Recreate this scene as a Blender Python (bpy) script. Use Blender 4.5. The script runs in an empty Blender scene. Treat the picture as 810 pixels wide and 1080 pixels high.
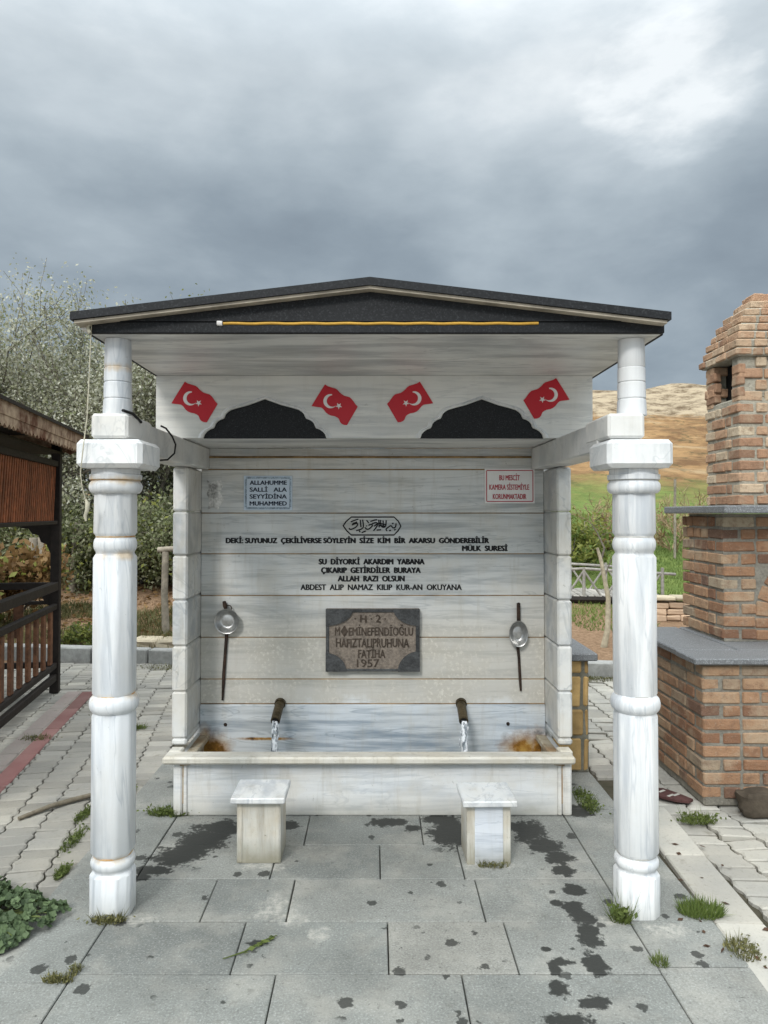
import bpy, math, random
import numpy as np
from mathutils import Vector, Matrix, noise as mnoise
R = math.radians
random.seed(7)
rng = np.random.default_rng(11)
SC = bpy.context.scene
COL = SC.collection

# ------------------------------------------------------------------ camera
PITCH = 1.2
cam_d = bpy.data.cameras.new('camera')
cam = bpy.data.objects.new('camera', cam_d)
COL.objects.link(cam)
cam.location = (0, 0, 1.55)
cam.rotation_euler = (R(90 + PITCH), 0, 0)
cam_d.sensor_fit = 'VERTICAL'
cam_d.sensor_height = 36.0
cam_d.lens = 770 / 1080 * 36.0
cam_d.shift_x = 9 / 1080
cam_d.shift_y = -15 / 1080
cam_d.clip_end = 3000
SC.camera = cam

# ------------------------------------------------------------------ sky, sun, exposure
SUN_EL, SUN_AZ = 36, 202            # azimuth from +Y, clockwise: behind the camera, to the left
sdir = Vector((math.cos(R(SUN_EL)) * math.sin(R(SUN_AZ)), math.cos(R(SUN_EL)) * math.cos(R(SUN_AZ)), math.sin(R(SUN_EL))))
sun_d = bpy.data.lights.new('sun', 'SUN')
sun_d.energy = 1.75
sun_d.angle = R(12)
sun_d.color = (1.0, .975, .94)
sun = bpy.data.objects.new('sun', sun_d)
COL.objects.link(sun)
sun.rotation_euler = sdir.to_track_quat('Z', 'Y').to_euler()

W = bpy.data.worlds.new('World')
SC.world = W
W.use_nodes = True
wt = W.node_tree
wt.nodes.clear()


def N(nt, typ, ins=None, **kw):
    n = nt.nodes.new(typ)
    for k, v in kw.items():
        setattr(n, k, v)
    for k, v in (ins or {}).items():
        if isinstance(v, bpy.types.NodeSocket):
            nt.links.new(v, n.inputs[k])
        else:
            n.inputs[k].default_value = v
    return n


def noise(nt, vec, scale, detail=4, rough=.55, dist=0):
    return N(nt, 'ShaderNodeTexNoise', {'Vector': vec, 'Scale': scale, 'Detail': detail, 'Roughness': rough, 'Distortion': dist}).outputs['Fac']


def ramp(nt, fac, stops, interp='LINEAR'):
    n = N(nt, 'ShaderNodeValToRGB', {'Fac': fac})
    cr = n.color_ramp
    cr.interpolation = interp
    while len(cr.elements) < len(stops):
        cr.elements.new(.5)
    for e, (p, c) in zip(cr.elements, stops):
        e.position = p
        e.color = (c, c, c, 1) if not isinstance(c, tuple) else (*c, 1)
    return n.outputs['Color']


def mix(nt, fac, a, b, blend='MIX'):
    n = N(nt, 'ShaderNodeMix', data_type='RGBA', blend_type=blend)
    for i, v in ((0, fac), (6, a), (7, b)):
        if isinstance(v, bpy.types.NodeSocket):
            nt.links.new(v, n.inputs[i])
        elif i == 0:
            n.inputs[0].default_value = v
        else:
            n.inputs[i].default_value = (*v, 1) if len(v) == 3 else v
    return n.outputs[2]


def mth(nt, op, a, b=None, clamp=False):
    n = N(nt, 'ShaderNodeMath', operation=op, use_clamp=clamp)
    for i, v in enumerate((a, b)):
        if v is None:
            continue
        if isinstance(v, bpy.types.NodeSocket):
            nt.links.new(v, n.inputs[i])
        else:
            n.inputs[i].default_value = v
    return n.outputs[0]


def vmul(nt, vec, s, add=(0, 0, 0)):
    n = N(nt, 'ShaderNodeVectorMath', {0: vec, 1: s, 2: add}, operation='MULTIPLY_ADD')
    return n.outputs[0]


sky = N(wt, 'ShaderNodeTexSky', sky_type='NISHITA')
sky.sun_disc = False
sky.sun_elevation = R(SUN_EL)
sky.sun_rotation = R(SUN_AZ)
wgen = N(wt, 'ShaderNodeTexCoord').outputs['Generated']
sep = N(wt, 'ShaderNodeSeparateXYZ', {0: wgen})
zz = mth(wt, 'MAXIMUM', sep.outputs[2], 0.0)
den = mth(wt, 'ADD', zz, .75)
cvec = N(wt, 'ShaderNodeCombineXYZ', {0: mth(wt, 'DIVIDE', sep.outputs[0], den), 1: mth(wt, 'DIVIDE', sep.outputs[1], den), 2: mth(wt, 'MULTIPLY', zz, 1.0)}).outputs[0]
c_big = noise(wt, vmul(wt, cvec, (-1, 1, 1), (3.4, 7.1, 0)), 2.1, 4, .5, .15)
c_mid = noise(wt, vmul(wt, cvec, (1, 1, 1.6), (9.1, 2.3, 0)), 6.0, 7, .55, .1)
# the cloud deck is thinner high up, darkest in a belt low over the hill, paler again at the horizon
elev = ramp(wt, sep.outputs[2], [(0, .66), (.10, .56), (.19, .38), (.29, .26), (.38, .40), (.52, .86), (.8, 1.0)])
cl = mth(wt, 'ADD', elev, mth(wt, 'MULTIPLY', mth(wt, 'SUBTRACT', c_big, .5), 1.3))
cl = mth(wt, 'ADD', cl, mth(wt, 'MULTIPLY', mth(wt, 'SUBTRACT', c_mid, .5), .62))
# one ragged bright break in the cloud, upper right
brk = N(wt, 'ShaderNodeVectorMath', {0: N(wt, 'ShaderNodeVectorMath', {0: wgen}, operation='NORMALIZE').outputs[0], 1: (.325, .812, .486)}, operation='DOT_PRODUCT').outputs['Value']
brk = mth(wt, 'ADD', brk, mth(wt, 'MULTIPLY', mth(wt, 'SUBTRACT', c_mid, .5), .012))
cl = mth(wt, 'ADD', cl, ramp(wt, brk, [(.9945, 0.), (.9992, .05), (1.0, .24)]))
ccol = ramp(wt, cl, [(0, (1.95, 2.4, 2.9)), (.3, (2.85, 3.45, 4.0)), (.55, (4.2, 4.9, 5.45)), (.8, (6.1, 6.8, 7.3)), (1, (8.8, 9.3, 9.6))])
# bright overcast zenith
zen = ramp(wt, sep.outputs[2], [(.52, 1.0), (.9, 2.3)])
ccol = mix(wt, 1.0, ccol, zen, 'MULTIPLY')
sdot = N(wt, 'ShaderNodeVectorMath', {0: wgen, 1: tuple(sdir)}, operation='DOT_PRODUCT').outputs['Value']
glow = ramp(wt, sdot, [(.15, 1.0), (.95, (2.15, 2.12, 2.05))])  # sky around the sun, out of view, brightened to light the fountain's inside
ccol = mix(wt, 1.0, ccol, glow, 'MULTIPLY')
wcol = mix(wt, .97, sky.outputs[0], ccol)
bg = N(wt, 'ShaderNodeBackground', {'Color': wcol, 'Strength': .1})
wo = N(wt, 'ShaderNodeOutputWorld')
wt.links.new(bg.outputs[0], wo.inputs[0])

vs = SC.view_settings
vs.view_transform = 'Standard'
vs.look = 'None'
vs.gamma = 1
vs.exposure = 0.06
vs.use_curve_mapping = False


# ------------------------------------------------------------------ mesh helpers
class MB:
    """collects shapes and builds them as one mesh"""

    def __init__(self):
        self.v, self.f, self.t, self.m = [], [], [], []
        self.M = Matrix.Identity(4)

    def add(self, vs_, fs, tint=.5, mat=0):
        o = len(self.v)
        M = self.M
        self.v += [tuple(M @ Vector(p)) for p in vs_]
        for f in fs:
            self.f.append([i + o for i in f])
            self.t.append(tint)
            self.m.append(mat)

    def cbox(self, c, s, ch=.004, rz=0, tint=None, jit=0, mat=0, rx=0, ry=0):
        """chamfered box"""
        if tint is None:
            tint = random.random()
        h = [k / 2 for k in s]
        ch = min(ch, min(h) * .8)
        T = Matrix.Translation(c) @ Matrix.Rotation(rz, 4, 'Z') @ Matrix.Rotation(ry, 4, 'Y') @ Matrix.Rotation(rx, 4, 'X')
        idx, pts = {}, []
        for sx in (-1, 1):
            for sy in (-1, 1):
                for sz in (-1, 1):
                    sg = (sx, sy, sz)
                    jj = [random.uniform(-jit, jit) for _ in range(3)] if jit else (0, 0, 0)
                    for a in range(3):
                        p = [sg[k] * (h[k] - (0 if k == a else ch)) + jj[k] for k in range(3)]
                        idx[(sg, a)] = len(pts)
                        pts.append(Vector(p))
        fs = []
        for a in range(3):
            b, c2 = (a + 1) % 3, (a + 2) % 3
            for s_ in (-1, 1):
                q = []
                for sb, sc in ((-1, -1), (1, -1), (1, 1), (-1, 1)):
                    sg = [0, 0, 0]
                    sg[a], sg[b], sg[c2] = s_, sb, sc
                    q.append(idx[(tuple(sg), a)])
                fs.append(q)
            for sb in (-1, 1):
                for sc in (-1, 1):
                    q = []
                    for sa, ax in ((-1, b), (1, b), (1, c2), (-1, c2)):
                        sg = [0, 0, 0]
                        sg[a], sg[b], sg[c2] = sa, sb, sc
                        q.append(idx[(tuple(sg), ax)])
                    fs.append(q)
        for sx in (-1, 1):
            for sy in (-1, 1):
                for sz in (-1, 1):
                    fs.append([idx[((sx, sy, sz), a)] for a in range(3)])
        out = []
        for f in fs:
            n = (pts[f[1]] - pts[f[0]]).cross(pts[f[2]] - pts[f[0]])
            ctr = sum((pts[i] for i in f), Vector()) / len(f)
            out.append(f if n.dot(ctr) >= 0 else f[::-1])
        self.add([T @ p for p in pts], out, tint, mat)

    def tube(self, pts, rad, n=8, tint=.5, mat=0, caps=True):
        pts = [Vector(p) for p in pts]
        if not isinstance(rad, (list, tuple)):
            rad = [rad] * len(pts)
        vs_, fs = [], []
        up = None
        for i, p in enumerate(pts):
            d = (pts[min(i + 1, len(pts) - 1)] - pts[max(i - 1, 0)]).normalized()
            if up is None:
                up = Vector((0, 0, 1)) if abs(d.z) < .9 else Vector((1, 0, 0))
            a = d.cross(up)
            if a.length < 1e-5:
                a = d.orthogonal()
            a.normalize()
            b = a.cross(d).normalized()
            up = b
            for k in range(n):
                t = 2 * math.pi * k / n
                vs_.append(p + (a * math.cos(t) + b * math.sin(t)) * rad[i])
        for i in range(len(pts) - 1):
            for k in range(n):
                fs.append([i * n + k, i * n + (k + 1) % n, (i + 1) * n + (k + 1) % n, (i + 1) * n + k])
        if caps:
            fs.append(list(range(n))[::-1])
            fs.append([(len(pts) - 1) * n + k for k in range(n)])
        # outward check on the first side face
        f = fs[0]
        nrm = (vs_[f[1]] - vs_[f[0]]).cross(vs_[f[2]] - vs_[f[0]])
        if nrm.dot(vs_[f[0]] - pts[0]) < 0:
            fs = [q[::-1] for q in fs]
        self.add(vs_, fs, tint, mat)

    def loft(self, rings, tint=.5, mat=0, caps=True):
        n = len(rings[0])
        vs_ = [p for r in rings for p in r]
        fs = []
        for i in range(len(rings) - 1):
            for k in range(n):
                fs.append([i * n + k, i * n + (k + 1) % n, (i + 1) * n + (k + 1) % n, (i + 1) * n + k])
        if caps:
            fs.append(list(range(n))[::-1])
            fs.append([(len(rings) - 1) * n + k for k in range(n)])
        self.add(vs_, fs, tint, mat)

    def prism(self, poly, y0, y1, tint=.5, mat=0, bev=0):
        """outline in x,z (counter-clockwise seen from -Y) from y0 (front) to y1"""
        n = len(poly)
        a = sum(poly[i][0] * poly[(i + 1) % n][1] - poly[(i + 1) % n][0] * poly[i][1] for i in range(n))
        if a < 0:
            poly = poly[::-1]
        vs_ = [(p[0], y0, p[1]) for p in poly] + [(p[0], y1, p[1]) for p in poly]
        fs = [list(range(n)), [n + i for i in range(n)][::-1]]
        for i in range(n):
            j = (i + 1) % n
            fs.append([i, n + i, n + j, j])
        self.add(vs_, fs, tint, mat)

    def build(self, name, mats, parent=None, smooth=None):
        me = bpy.data.meshes.new(name)
        me.from_pydata(self.v, [], self.f)
        if not isinstance(mats, (list, tuple)):
            mats = [mats]
        for m in mats:
            me.materials.append(m)
        at = me.attributes.new('tint', 'FLOAT', 'FACE')
        at.data.foreach_set('value', np.array(self.t, dtype=np.float32))
        me.polygons.foreach_set('material_index', np.array(self.m, dtype=np.int32))
        if smooth is not None:
            me.polygons.foreach_set('use_smooth', np.ones(len(self.f), dtype=bool))
            me.set_sharp_from_angle(angle=R(smooth))
        me.update()
        o = bpy.data.objects.new(name, me)
        COL.objects.link(o)
        if parent:
            put(o, parent)
        return o


ROOTLOC = {}


def put(o, parent):
    """parent a part whose vertices are in world coordinates"""
    o.parent = parent
    top = parent
    while top.parent:
        top = top.parent
    if parent is top:
        o.matrix_parent_inverse = ROOTLOC.get(top.name, Matrix.Identity(4)).inverted()


def tag(o, label=None, cat=None, group=None, kind=None):
    for k, v in (('label', label), ('category', cat), ('group', group), ('kind', kind)):
        if v:
            o[k] = v
    return o


def thing(name, label, cat, loc=(0, 0, 0), rz=0, group=None, world=False):
    o = bpy.data.objects.new(name, None)
    o.empty_display_size = .1
    COL.objects.link(o)
    o.location = loc
    o.rotation_euler = (0, 0, rz)
    if world:
        ROOTLOC[o.name] = Matrix.Translation(loc) @ Matrix.Rotation(rz, 4, 'Z')
    return tag(o, label, cat, group)


def copy_tree(o, parent=None):
    c = o.copy()
    COL.objects.link(c)
    if parent:
        c.parent = parent
    for ch in [x for x in bpy.data.objects if x.parent == o]:
        copy_tree(ch, c)
    return c


def np_mesh(name, verts, faces_n, mats, mat_idx=None, tint=None, parent=None):
    """verts (n,k,3): n separate polygons of k corners each"""
    n, k, _ = verts.shape
    me = bpy.data.meshes.new(name)
    me.vertices.add(n * k)
    me.vertices.foreach_set('co', verts.reshape(-1).astype(np.float32))
    me.loops.add(n * k)
    me.loops.foreach_set('vertex_index', np.arange(n * k, dtype=np.int32))
    me.polygons.add(n)
    me.polygons.foreach_set('loop_start', np.arange(0, n * k, k, dtype=np.int32))
    me.update(calc_edges=True)
    for m in (mats if isinstance(mats, (list, tuple)) else [mats]):
        me.materials.append(m)
    if mat_idx is not None:
        me.polygons.foreach_set('material_index', mat_idx.astype(np.int32))
    at = me.attributes.new('tint', 'FLOAT', 'FACE')
    at.data.foreach_set('value', (tint if tint is not None else rng.random(n)).astype(np.float32))
    o = bpy.data.objects.new(name, me)
    COL.objects.link(o)
    if parent:
        put(o, parent)
    return o


def leaf_quads(c, size, flat=0.0):
    """rhombus leaves at the centres c"""
    n = len(c)
    a = rng.normal(size=(n, 3))
    a[:, 2] *= (1 - flat)
    a /= np.linalg.norm(a, axis=1)[:, None]
    b = rng.normal(size=(n, 3))
    b[:, 2] *= (1 - flat)
    b -= a * (a * b).sum(1)[:, None]
    b /= np.linalg.norm(b, axis=1)[:, None]
    s = size * rng.uniform(.6, 1.35, n)[:, None]
    return np.stack([c - a * s, c - b * s * .55, c + a * s, c + b * s * .55], axis=1)


# ------------------------------------------------------------------ materials
def new_mat(name):
    m = bpy.data.materials.new(name)
    m.use_nodes = True
    nt = m.node_tree
    b = nt.nodes['Principled BSDF']
    return m, nt, b


def setin(nt, b, **kw):
    for k, v in kw.items():
        k = {'color': 'Base Color', 'rough': 'Roughness', 'metal': 'Metallic', 'normal': 'Normal', 'spec': 'Specular IOR Level',
             'trans': 'Transmission Weight', 'coat': 'Coat Weight'}.get(k, k)
        if isinstance(v, bpy.types.NodeSocket):
            nt.links.new(v, b.inputs[k])
        elif isinstance(v, tuple):
            b.inputs[k].default_value = (*v, 1)
        else:
            b.inputs[k].default_value = v


def bump(nt, h, strength=.3, dist=.01):
    return N(nt, 'ShaderNodeBump', {'Height': h, 'Strength': strength, 'Distance': dist}).outputs[0]


def wpos(nt):
    return N(nt, 'ShaderNodeNewGeometry').outputs['Position']


def opos(nt):
    return N(nt, 'ShaderNodeTexCoord').outputs['Object']


def tint_of(nt):
    return N(nt, 'ShaderNodeAttribute', attribute_name='tint').outputs['Fac']


def simple(name, col, rough=.6, metal=0, var=.25, scale=20, bmp=.15, col2=None, obj=False):
    m, nt, b = new_mat(name)
    p = opos(nt) if obj else wpos(nt)
    n = noise(nt, p, scale, 6, .65)
    c2 = col2 or tuple(c * (1 - var) for c in col)
    n2 = noise(nt, p, scale * .23, 3)
    c = mix(nt, ramp(nt, mth(nt, 'ADD', mth(nt, 'MULTIPLY', n, .6), mth(nt, 'MULTIPLY', n2, .4)), [(.40, 0.), (.60, 1.)]), c2, col)
    t = tint_of(nt)
    c = mix(nt, 1.0, c, ramp(nt, t, [(0, .78), (1, 1.18)]), 'MULTIPLY')
    setin(nt, b, color=c, rough=rough, metal=metal, spec=.25, normal=bump(nt, n, bmp, .01))
    return m


def ellipses(nt, p, lst, axes=(0, 1), amp=.5, scale=9.0):
    """a soft distance to the nearest of several stains, broken up by noise; <1 inside"""
    res = None
    for x, y, rx, ry in lst:
        ad = [0, 0, 0]
        sc = [0, 0, 0]
        for ax, cc, rr in ((axes[0], x, rx), (axes[1], y, ry)):
            sc[ax] = 1 / rr
            ad[ax] = -cc / rr
        v = vmul(nt, p, tuple(sc), tuple(ad))
        ln = N(nt, 'ShaderNodeVectorMath', {0: v}, operation='LENGTH').outputs['Value']
        res = ln if res is None else mth(nt, 'MINIMUM', res, ln)
    n = noise(nt, p, scale, 5, .6)
    n2 = noise(nt, p, scale * 4, 3, .6)
    res = mth(nt, 'ADD', res, mth(nt, 'MULTIPLY', mth(nt, 'SUBTRACT', n, .5), amp * 2.2))
    return mth(nt, 'ADD', res, mth(nt, 'MULTIPLY', mth(nt, 'SUBTRACT', n2, .5), amp * .9))


def marble(name, base=(.66, .67, .66), dark=(.36, .39, .41), axis='x', dirt=.0, warm=(.50, .43, .31), stains=None, contrast=1.0, rough=.35, obj=False, lowdust=False, joints=None, grime=0):
    m, nt, b = new_mat(name)
    p = opos(nt) if obj else wpos(nt)
    t = tint_of(nt)
    off = N(nt, 'ShaderNodeCombineXYZ', {0: mth(nt, 'MULTIPLY', t, 13.0), 1: mth(nt, 'MULTIPLY', t, 7.0), 2: mth(nt, 'MULTIPLY', t, 29.0)}).outputs[0]
    s = {'x': (.55, 2.5, 7.0), 'z': (5.5, 5.5, .5), 'n': (1.6, 1.6, 1.6), 'd': (3.2, 1.4, 1.4)}[axis]
    pv = N(nt, 'ShaderNodeVectorMath', {0: vmul(nt, p, s), 1: off}, operation='ADD').outputs[0]
    n1 = noise(nt, pv, 1.6, 6, .6, .7)
    n2 = noise(nt, pv, 5.5, 5, .6, .35)
    w = mth(nt, 'ADD', mth(nt, 'MULTIPLY', n1, .65), mth(nt, 'MULTIPLY', n2, .35))
    veins = ramp(nt, w, [(.36, 1.0), (.44, .62), (.49, .25), (.53, .08), (.60, 0.)])
    c = mix(nt, mth(nt, 'MULTIPLY', veins, .85 * contrast, True), base, dark)
    # thin sharp veins
    n3 = noise(nt, pv, 1.1, 4, .6, 1.5)
    thin = ramp(nt, n3, [(.482, 0.), (.5, 1.), (.512, 0.)])
    c = mix(nt, mth(nt, 'MULTIPLY', thin, .55 * contrast), c, dark)
    c = mix(nt, 1.0, c, ramp(nt, t, [(0, (.90, .91, .92)), (1, (1.05, 1.04, 1.03))]), 'MULTIPLY')
    n4 = noise(nt, p, 3.5, 6, .65)
    sp = noise(nt, p, 90, 3, .7)
    if dirt > 0:
        c = mix(nt, mth(nt, 'MULTIPLY', ramp(nt, n4, [(.44, 0.), (.62, 1.)]), dirt), c, warm)
        n5 = noise(nt, vmul(nt, p, (9, 9, .9)), 2.2, 5, .7)
        c = mix(nt, mth(nt, 'MULTIPLY', ramp(nt, n5, [(.54, 0.), (.68, 1.)]), dirt * .9), c, tuple(k * .62 for k in warm))
        pit = noise(nt, p, 26, 4, .75)
        c = mix(nt, mth(nt, 'MULTIPLY', ramp(nt, pit, [(.66, 0.), (.72, 1.)]), min(1, dirt * 2.2)), c, (.20, .19, .16))
        c = mix(nt, mth(nt, 'MULTIPLY', ramp(nt, sp, [(.62, 0.), (.72, 1.)]), dirt * .6), c, (.16, .15, .12))
    if grime or joints:
        zg = N(nt, 'ShaderNodeSeparateXYZ', {0: p}).outputs[2]
    if grime:       # splashed dirt and algae near the paving
        gm = ramp(nt, mth(nt, 'ADD', zg, mth(nt, 'MULTIPLY', mth(nt, 'SUBTRACT', n4, .5), .22)), [(.0, 1.), (.035, .6), (.11, 0.)])
        c = mix(nt, mth(nt, 'MULTIPLY', gm, grime), c, (.20, .185, .13))
    if joints:      # iron and lime leaking out of the joints between the drums
        dz = None
        for zj in joints:
            q_ = mth(nt, 'ABSOLUTE', mth(nt, 'SUBTRACT', zg, zj - .004))
            dz = q_ if dz is None else mth(nt, 'MINIMUM', dz, q_)
        jn = noise(nt, vmul(nt, p, (1, 1, .35)), 16, 4, .6)
        jm = mth(nt, 'MULTIPLY', ramp(nt, mth(nt, 'SUBTRACT', dz, mth(nt, 'MULTIPLY', mth(nt, 'SUBTRACT', jn, .5), .05)), [(.0, 1.), (.018, 0.)]), ramp(nt, jn, [(.42, .12), (.60, .85)]))
        c = mix(nt, mth(nt, 'MULTIPLY', jm, .75), c, (.50, .36, .19))
    if lowdust:     # limey, dusty lower courses of the back wall
        z = N(nt, 'ShaderNodeSeparateXYZ', {0: p}).outputs[2]
        band = ramp(nt, mth(nt, 'ADD', z, mth(nt, 'MULTIPLY', mth(nt, 'SUBTRACT', n4, .5), .35)), [(.42, .0), (.47, 1.), (.86, 1.), (1.05, .12)])
        c = mix(nt, mth(nt, 'MULTIPLY', band, mth(nt, 'ADD', .38, mth(nt, 'MULTIPLY', n4, .5))), c, (.425, .395, .335))
        crust = mth(nt, 'MULTIPLY', ramp(nt, noise(nt, p, 46, 6, .75), [(.52, 0.), (.6, 1.)]), mth(nt, 'MULTIPLY', band, ramp(nt, n4, [(.4, 0.), (.6, 1.)])))
        c = mix(nt, mth(nt, 'MULTIPLY', crust, .75), c, (.62, .60, .54))
        top = ramp(nt, mth(nt, 'ADD', z, mth(nt, 'MULTIPLY', mth(nt, 'SUBTRACT', n4, .5), .5)), [(1.62, 0.), (1.85, 1.)])
        c = mix(nt, mth(nt, 'MULTIPLY', top, .45), c, (.40, .385, .34))
        bt = ramp(nt, z, [(1.66, 0.), (1.77, 1.), (1.81, 1.), (1.83, 0.)])
        cr = mth(nt, 'MULTIPLY', bt, ramp(nt, noise(nt, vmul(nt, p, (1, 1, 2.6)), 11, 5, .65), [(.58, 0.), (.61, 1.)]))
        c = mix(nt, mth(nt, 'MULTIPLY', cr, .8), c, (.66, .63, .56))
    if stains:
        d = ellipses(nt, p, stains, (0, 2), .45, 7)
        k = ramp(nt, d, [(.35, 1.), (1.0, 0.)])
        oc = ramp(nt, noise(nt, p, 14, 5, .6), [(.35, (.045, .022, .008)), (.5, (.26, .12, .02)), (.65, (.42, .25, .06))])
        c = mix(nt, k, c, oc)
    rr = mth(nt, 'ADD', rough, mth(nt, 'MULTIPLY', n4, .18))
    setin(nt, b, color=c, rough=rr, spec=.4, normal=bump(nt, mth(nt, 'ADD', n4, mth(nt, 'MULTIPLY', sp, .3)), .10, .006))
    return m


M = {}
M['wall'] = marble('wall_marble', (.64, .65, .64), (.30, .325, .34), 'x', .26, lowdust=True, rough=.4, contrast=1.05)
M['panel'] = marble('panel_marble', (.66, .66, .63), (.43, .44, .44), 'x', .12, contrast=.95)
M['soffit'] = marble('soffit_marble', (.74, .74, .725), (.36, .37, .38), 'x', .10, contrast=1.1)
M['pier'] = marble('pier_marble', (.64, .64, .62), (.34, .365, .385), 'n', .3, rough=.38, contrast=1.15)
M['column'] = marble('column_marble', (.70, .715, .725), (.31, .35, .40), 'z', .12, contrast=.72, rough=.36, joints=(.224, .842, 1.39, 1.681, 2.125), grime=.35)
M['column_clean'] = marble('clean_column_marble', (.715, .73, .74), (.31, .35, .40), 'z', .10, contrast=.72, rough=.36, grime=.3)
M['block'] = marble('capital_marble', (.72, .73, .73), (.38, .42, .45), 'd', .08, contrast=.75, rough=.36)
M['beam'] = marble('beam_marble', (.66, .66, .64), (.38, .40, .41), 'n', .14, contrast=.7)
M['basin'] = marble('basin_marble', (.68, .695, .70), (.40, .43, .46), 'x', .30, contrast=.75, grime=.6)
M['rim'] = marble('rim_marble', (.62, .60, .54), (.40, .39, .36), 'x', .45, warm=(.42, .36, .25), rough=.45)
M['ledge'] = marble('stained_ledge_marble', (.42, .37, .28), (.20, .16, .11), 'n', .8, warm=(.24, .14, .06), rough=.6)
M['inside'] = marble('inner_basin_marble', (.58, .62, .655), (.22, .27, .32), 'x', .22, contrast=1.15,
                     stains=[(-.92, .19, .13, .13), (.84, .21, .15, .12), (.93, .19, .09, .16), (-.62, .265, .20, .012), (-.97, .20, .06, .16), (.70, .165, .14, .025)])
M['stool'] = marble('stool_marble', (.66, .67, .67), (.36, .39, .43), 'd', .2, contrast=1.05, obj=True)
M['stool_side'] = marble('stool_side_marble', (.60, .585, .53), (.42, .41, .38), 'z', .5, warm=(.42, .33, .20), contrast=.8, obj=True, grime=.85)
M['stool_inlay'] = marble('stool_inlay_marble', (.64, .67, .72), (.34, .38, .44), 'x', .14, contrast=.9, obj=True, grime=.6)


def granite(name, base, rough=.3):
    m, nt, b = new_mat(name)
    p = wpos(nt)
    n = noise(nt, p, 160, 2, .8)
    n2 = noise(nt, p, 3, 4)
    c = ramp(nt, n, [(.35, tuple(k * .55 for k in base)), (.55, base), (.68, tuple(min(1, k * 2.6 + .02) for k in base))])
    c = mix(nt, mth(nt, 'MULTIPLY', n2, .5), c, tuple(k * 1.5 + .01 for k in base))
    setin(nt, b, color=c, rough=rough, spec=.22, normal=bump(nt, n, .06, .003))
    return m


M['granite'] = granite('black_granite', (.0085, .0095, .011), .6)
M['slate'] = granite('grey_counter_stone', (.135, .14, .145), .5)
M['pitch'] = simple('roof_underside_board', (.46, .41, .33), .8, var=.45, scale=9)
M['grout'] = simple('old_grout', (.30, .20, .10), .9, var=.6, scale=12)
M['black_paint'] = simple('black_letter_paint', (.012, .012, .013), .5, var=.2)
M['red'] = simple('red_sticker_film', (.50, .018, .03), .38, var=.12, scale=8, bmp=.03)
M['white'] = simple('white_print', (.76, .74, .72), .45, var=.06, bmp=.02)
M['sign_blue'] = simple('pale_blue_print', (.55, .63, .72), .4, var=.08, bmp=.02)
M['sign_border'] = simple('blue_grey_print', (.42, .52, .62), .4, var=.65, scale=260, bmp=.02)
M['navy'] = simple('navy_letters', (.015, .025, .05), .45, var=.2)
M['sign_red'] = simple('crimson_print', (.42, .03, .05), .45, var=.15)
M['paper'] = simple('torn_paper', (.80, .79, .76), .8, var=.7, scale=38)
M['steel'] = simple('dull_steel', (.50, .50, .49), .32, .9, var=.35, scale=40)
M['rust'] = simple('rusty_iron', (.065, .040, .028), .85, .2, var=.6, scale=60, bmp=.5, col2=(.02, .016, .014))
M['brass'] = simple('weathered_brass', (.11, .085, .048), .5, .6, var=.6, scale=50, bmp=.4)
M['cable'] = simple('black_cable', (.012, .012, .012), .5)
M['rope'] = simple('yellow_light_hose', (.62, .36, .06), .4, var=.2, scale=90)
M['cord'] = simple('old_cord', (.50, .47, .36), .8, var=.25, scale=80)
M['dark_wood'] = simple('dark_stained_wood', (.020, .014, .011), .65, var=.5, scale=25, bmp=.3)
M['red_wood'] = simple('red_brown_wood', (.27, .085, .036), .6, var=.55, scale=22, bmp=.3)
M['brown_wood'] = simple('brown_plank_wood', (.17, .075, .038), .65, var=.6, scale=22, bmp=.3)
M['old_paint'] = simple('peeling_barge_board', (.40, .30, .21), .85, var=.5, scale=11, bmp=.4, col2=(.10, .042, .022))
M['post_wood'] = simple('weathered_log', (.33, .29, .23), .9, var=.45, scale=14, bmp=.5)
M['grey_wood'] = simple('grey_deck_wood', (.34, .32, .29), .9, var=.4, scale=14, bmp=.5)
M['bark'] = simple('grey_bark', (.17, .15, .12), .9, var=.5, scale=18, bmp=.5)
M['pale_bark'] = simple('pale_sapling_bark', (.42, .37, .27), .85, var=.4, scale=22, bmp=.4)
M['mortar'] = simple('grey_mortar', (.255, .238, .20), .95, var=.35, scale=55, bmp=.9)
M['rock'] = simple('dark_field_stone', (.085, .068, .05), .9, var=.5, scale=20, bmp=.7)
M['white_rock'] = simple('white_stone_chip', (.58, .60, .60), .7, var=.2, scale=20, bmp=.5)
M['kerb'] = simple('kerb_concrete', (.35, .35, .335), .9, var=.28, scale=22, bmp=.4)
M['sandstone'] = simple('sandstone_block', (.50, .33, .14), .9, var=.35, scale=12, bmp=.6)
M['pale_stone'] = simple('pale_path_stone', (.52, .45, .33), .9, var=.25, scale=12, bmp=.5)
M['joint_grey'] = simple('cement_joint', (.20, .19, .15), .95, var=.35, scale=30, bmp=.6)
M['iron_plate'] = simple('rusty_purple_plate', (.10, .045, .042), .8, .1, var=.45, scale=28, bmp=.5)
M['stick'] = simple('dry_stick', (.22, .19, .14), .9, var=.4, scale=30, bmp=.4)
M['joint_pale'] = simple('pale_joint', (.50, .49, .46), .9, var=.3, scale=22)
M['joint_rust'] = simple('rusty_joint', (.44, .24, .09), .9, var=.5, scale=22, col2=(.60, .52, .38))
M['soot_hollow'] = simple('sooty_flue_hollow', (.012, .011, .010), .95)  # soot of oven and flue; also the painted shade inside the taps


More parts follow.
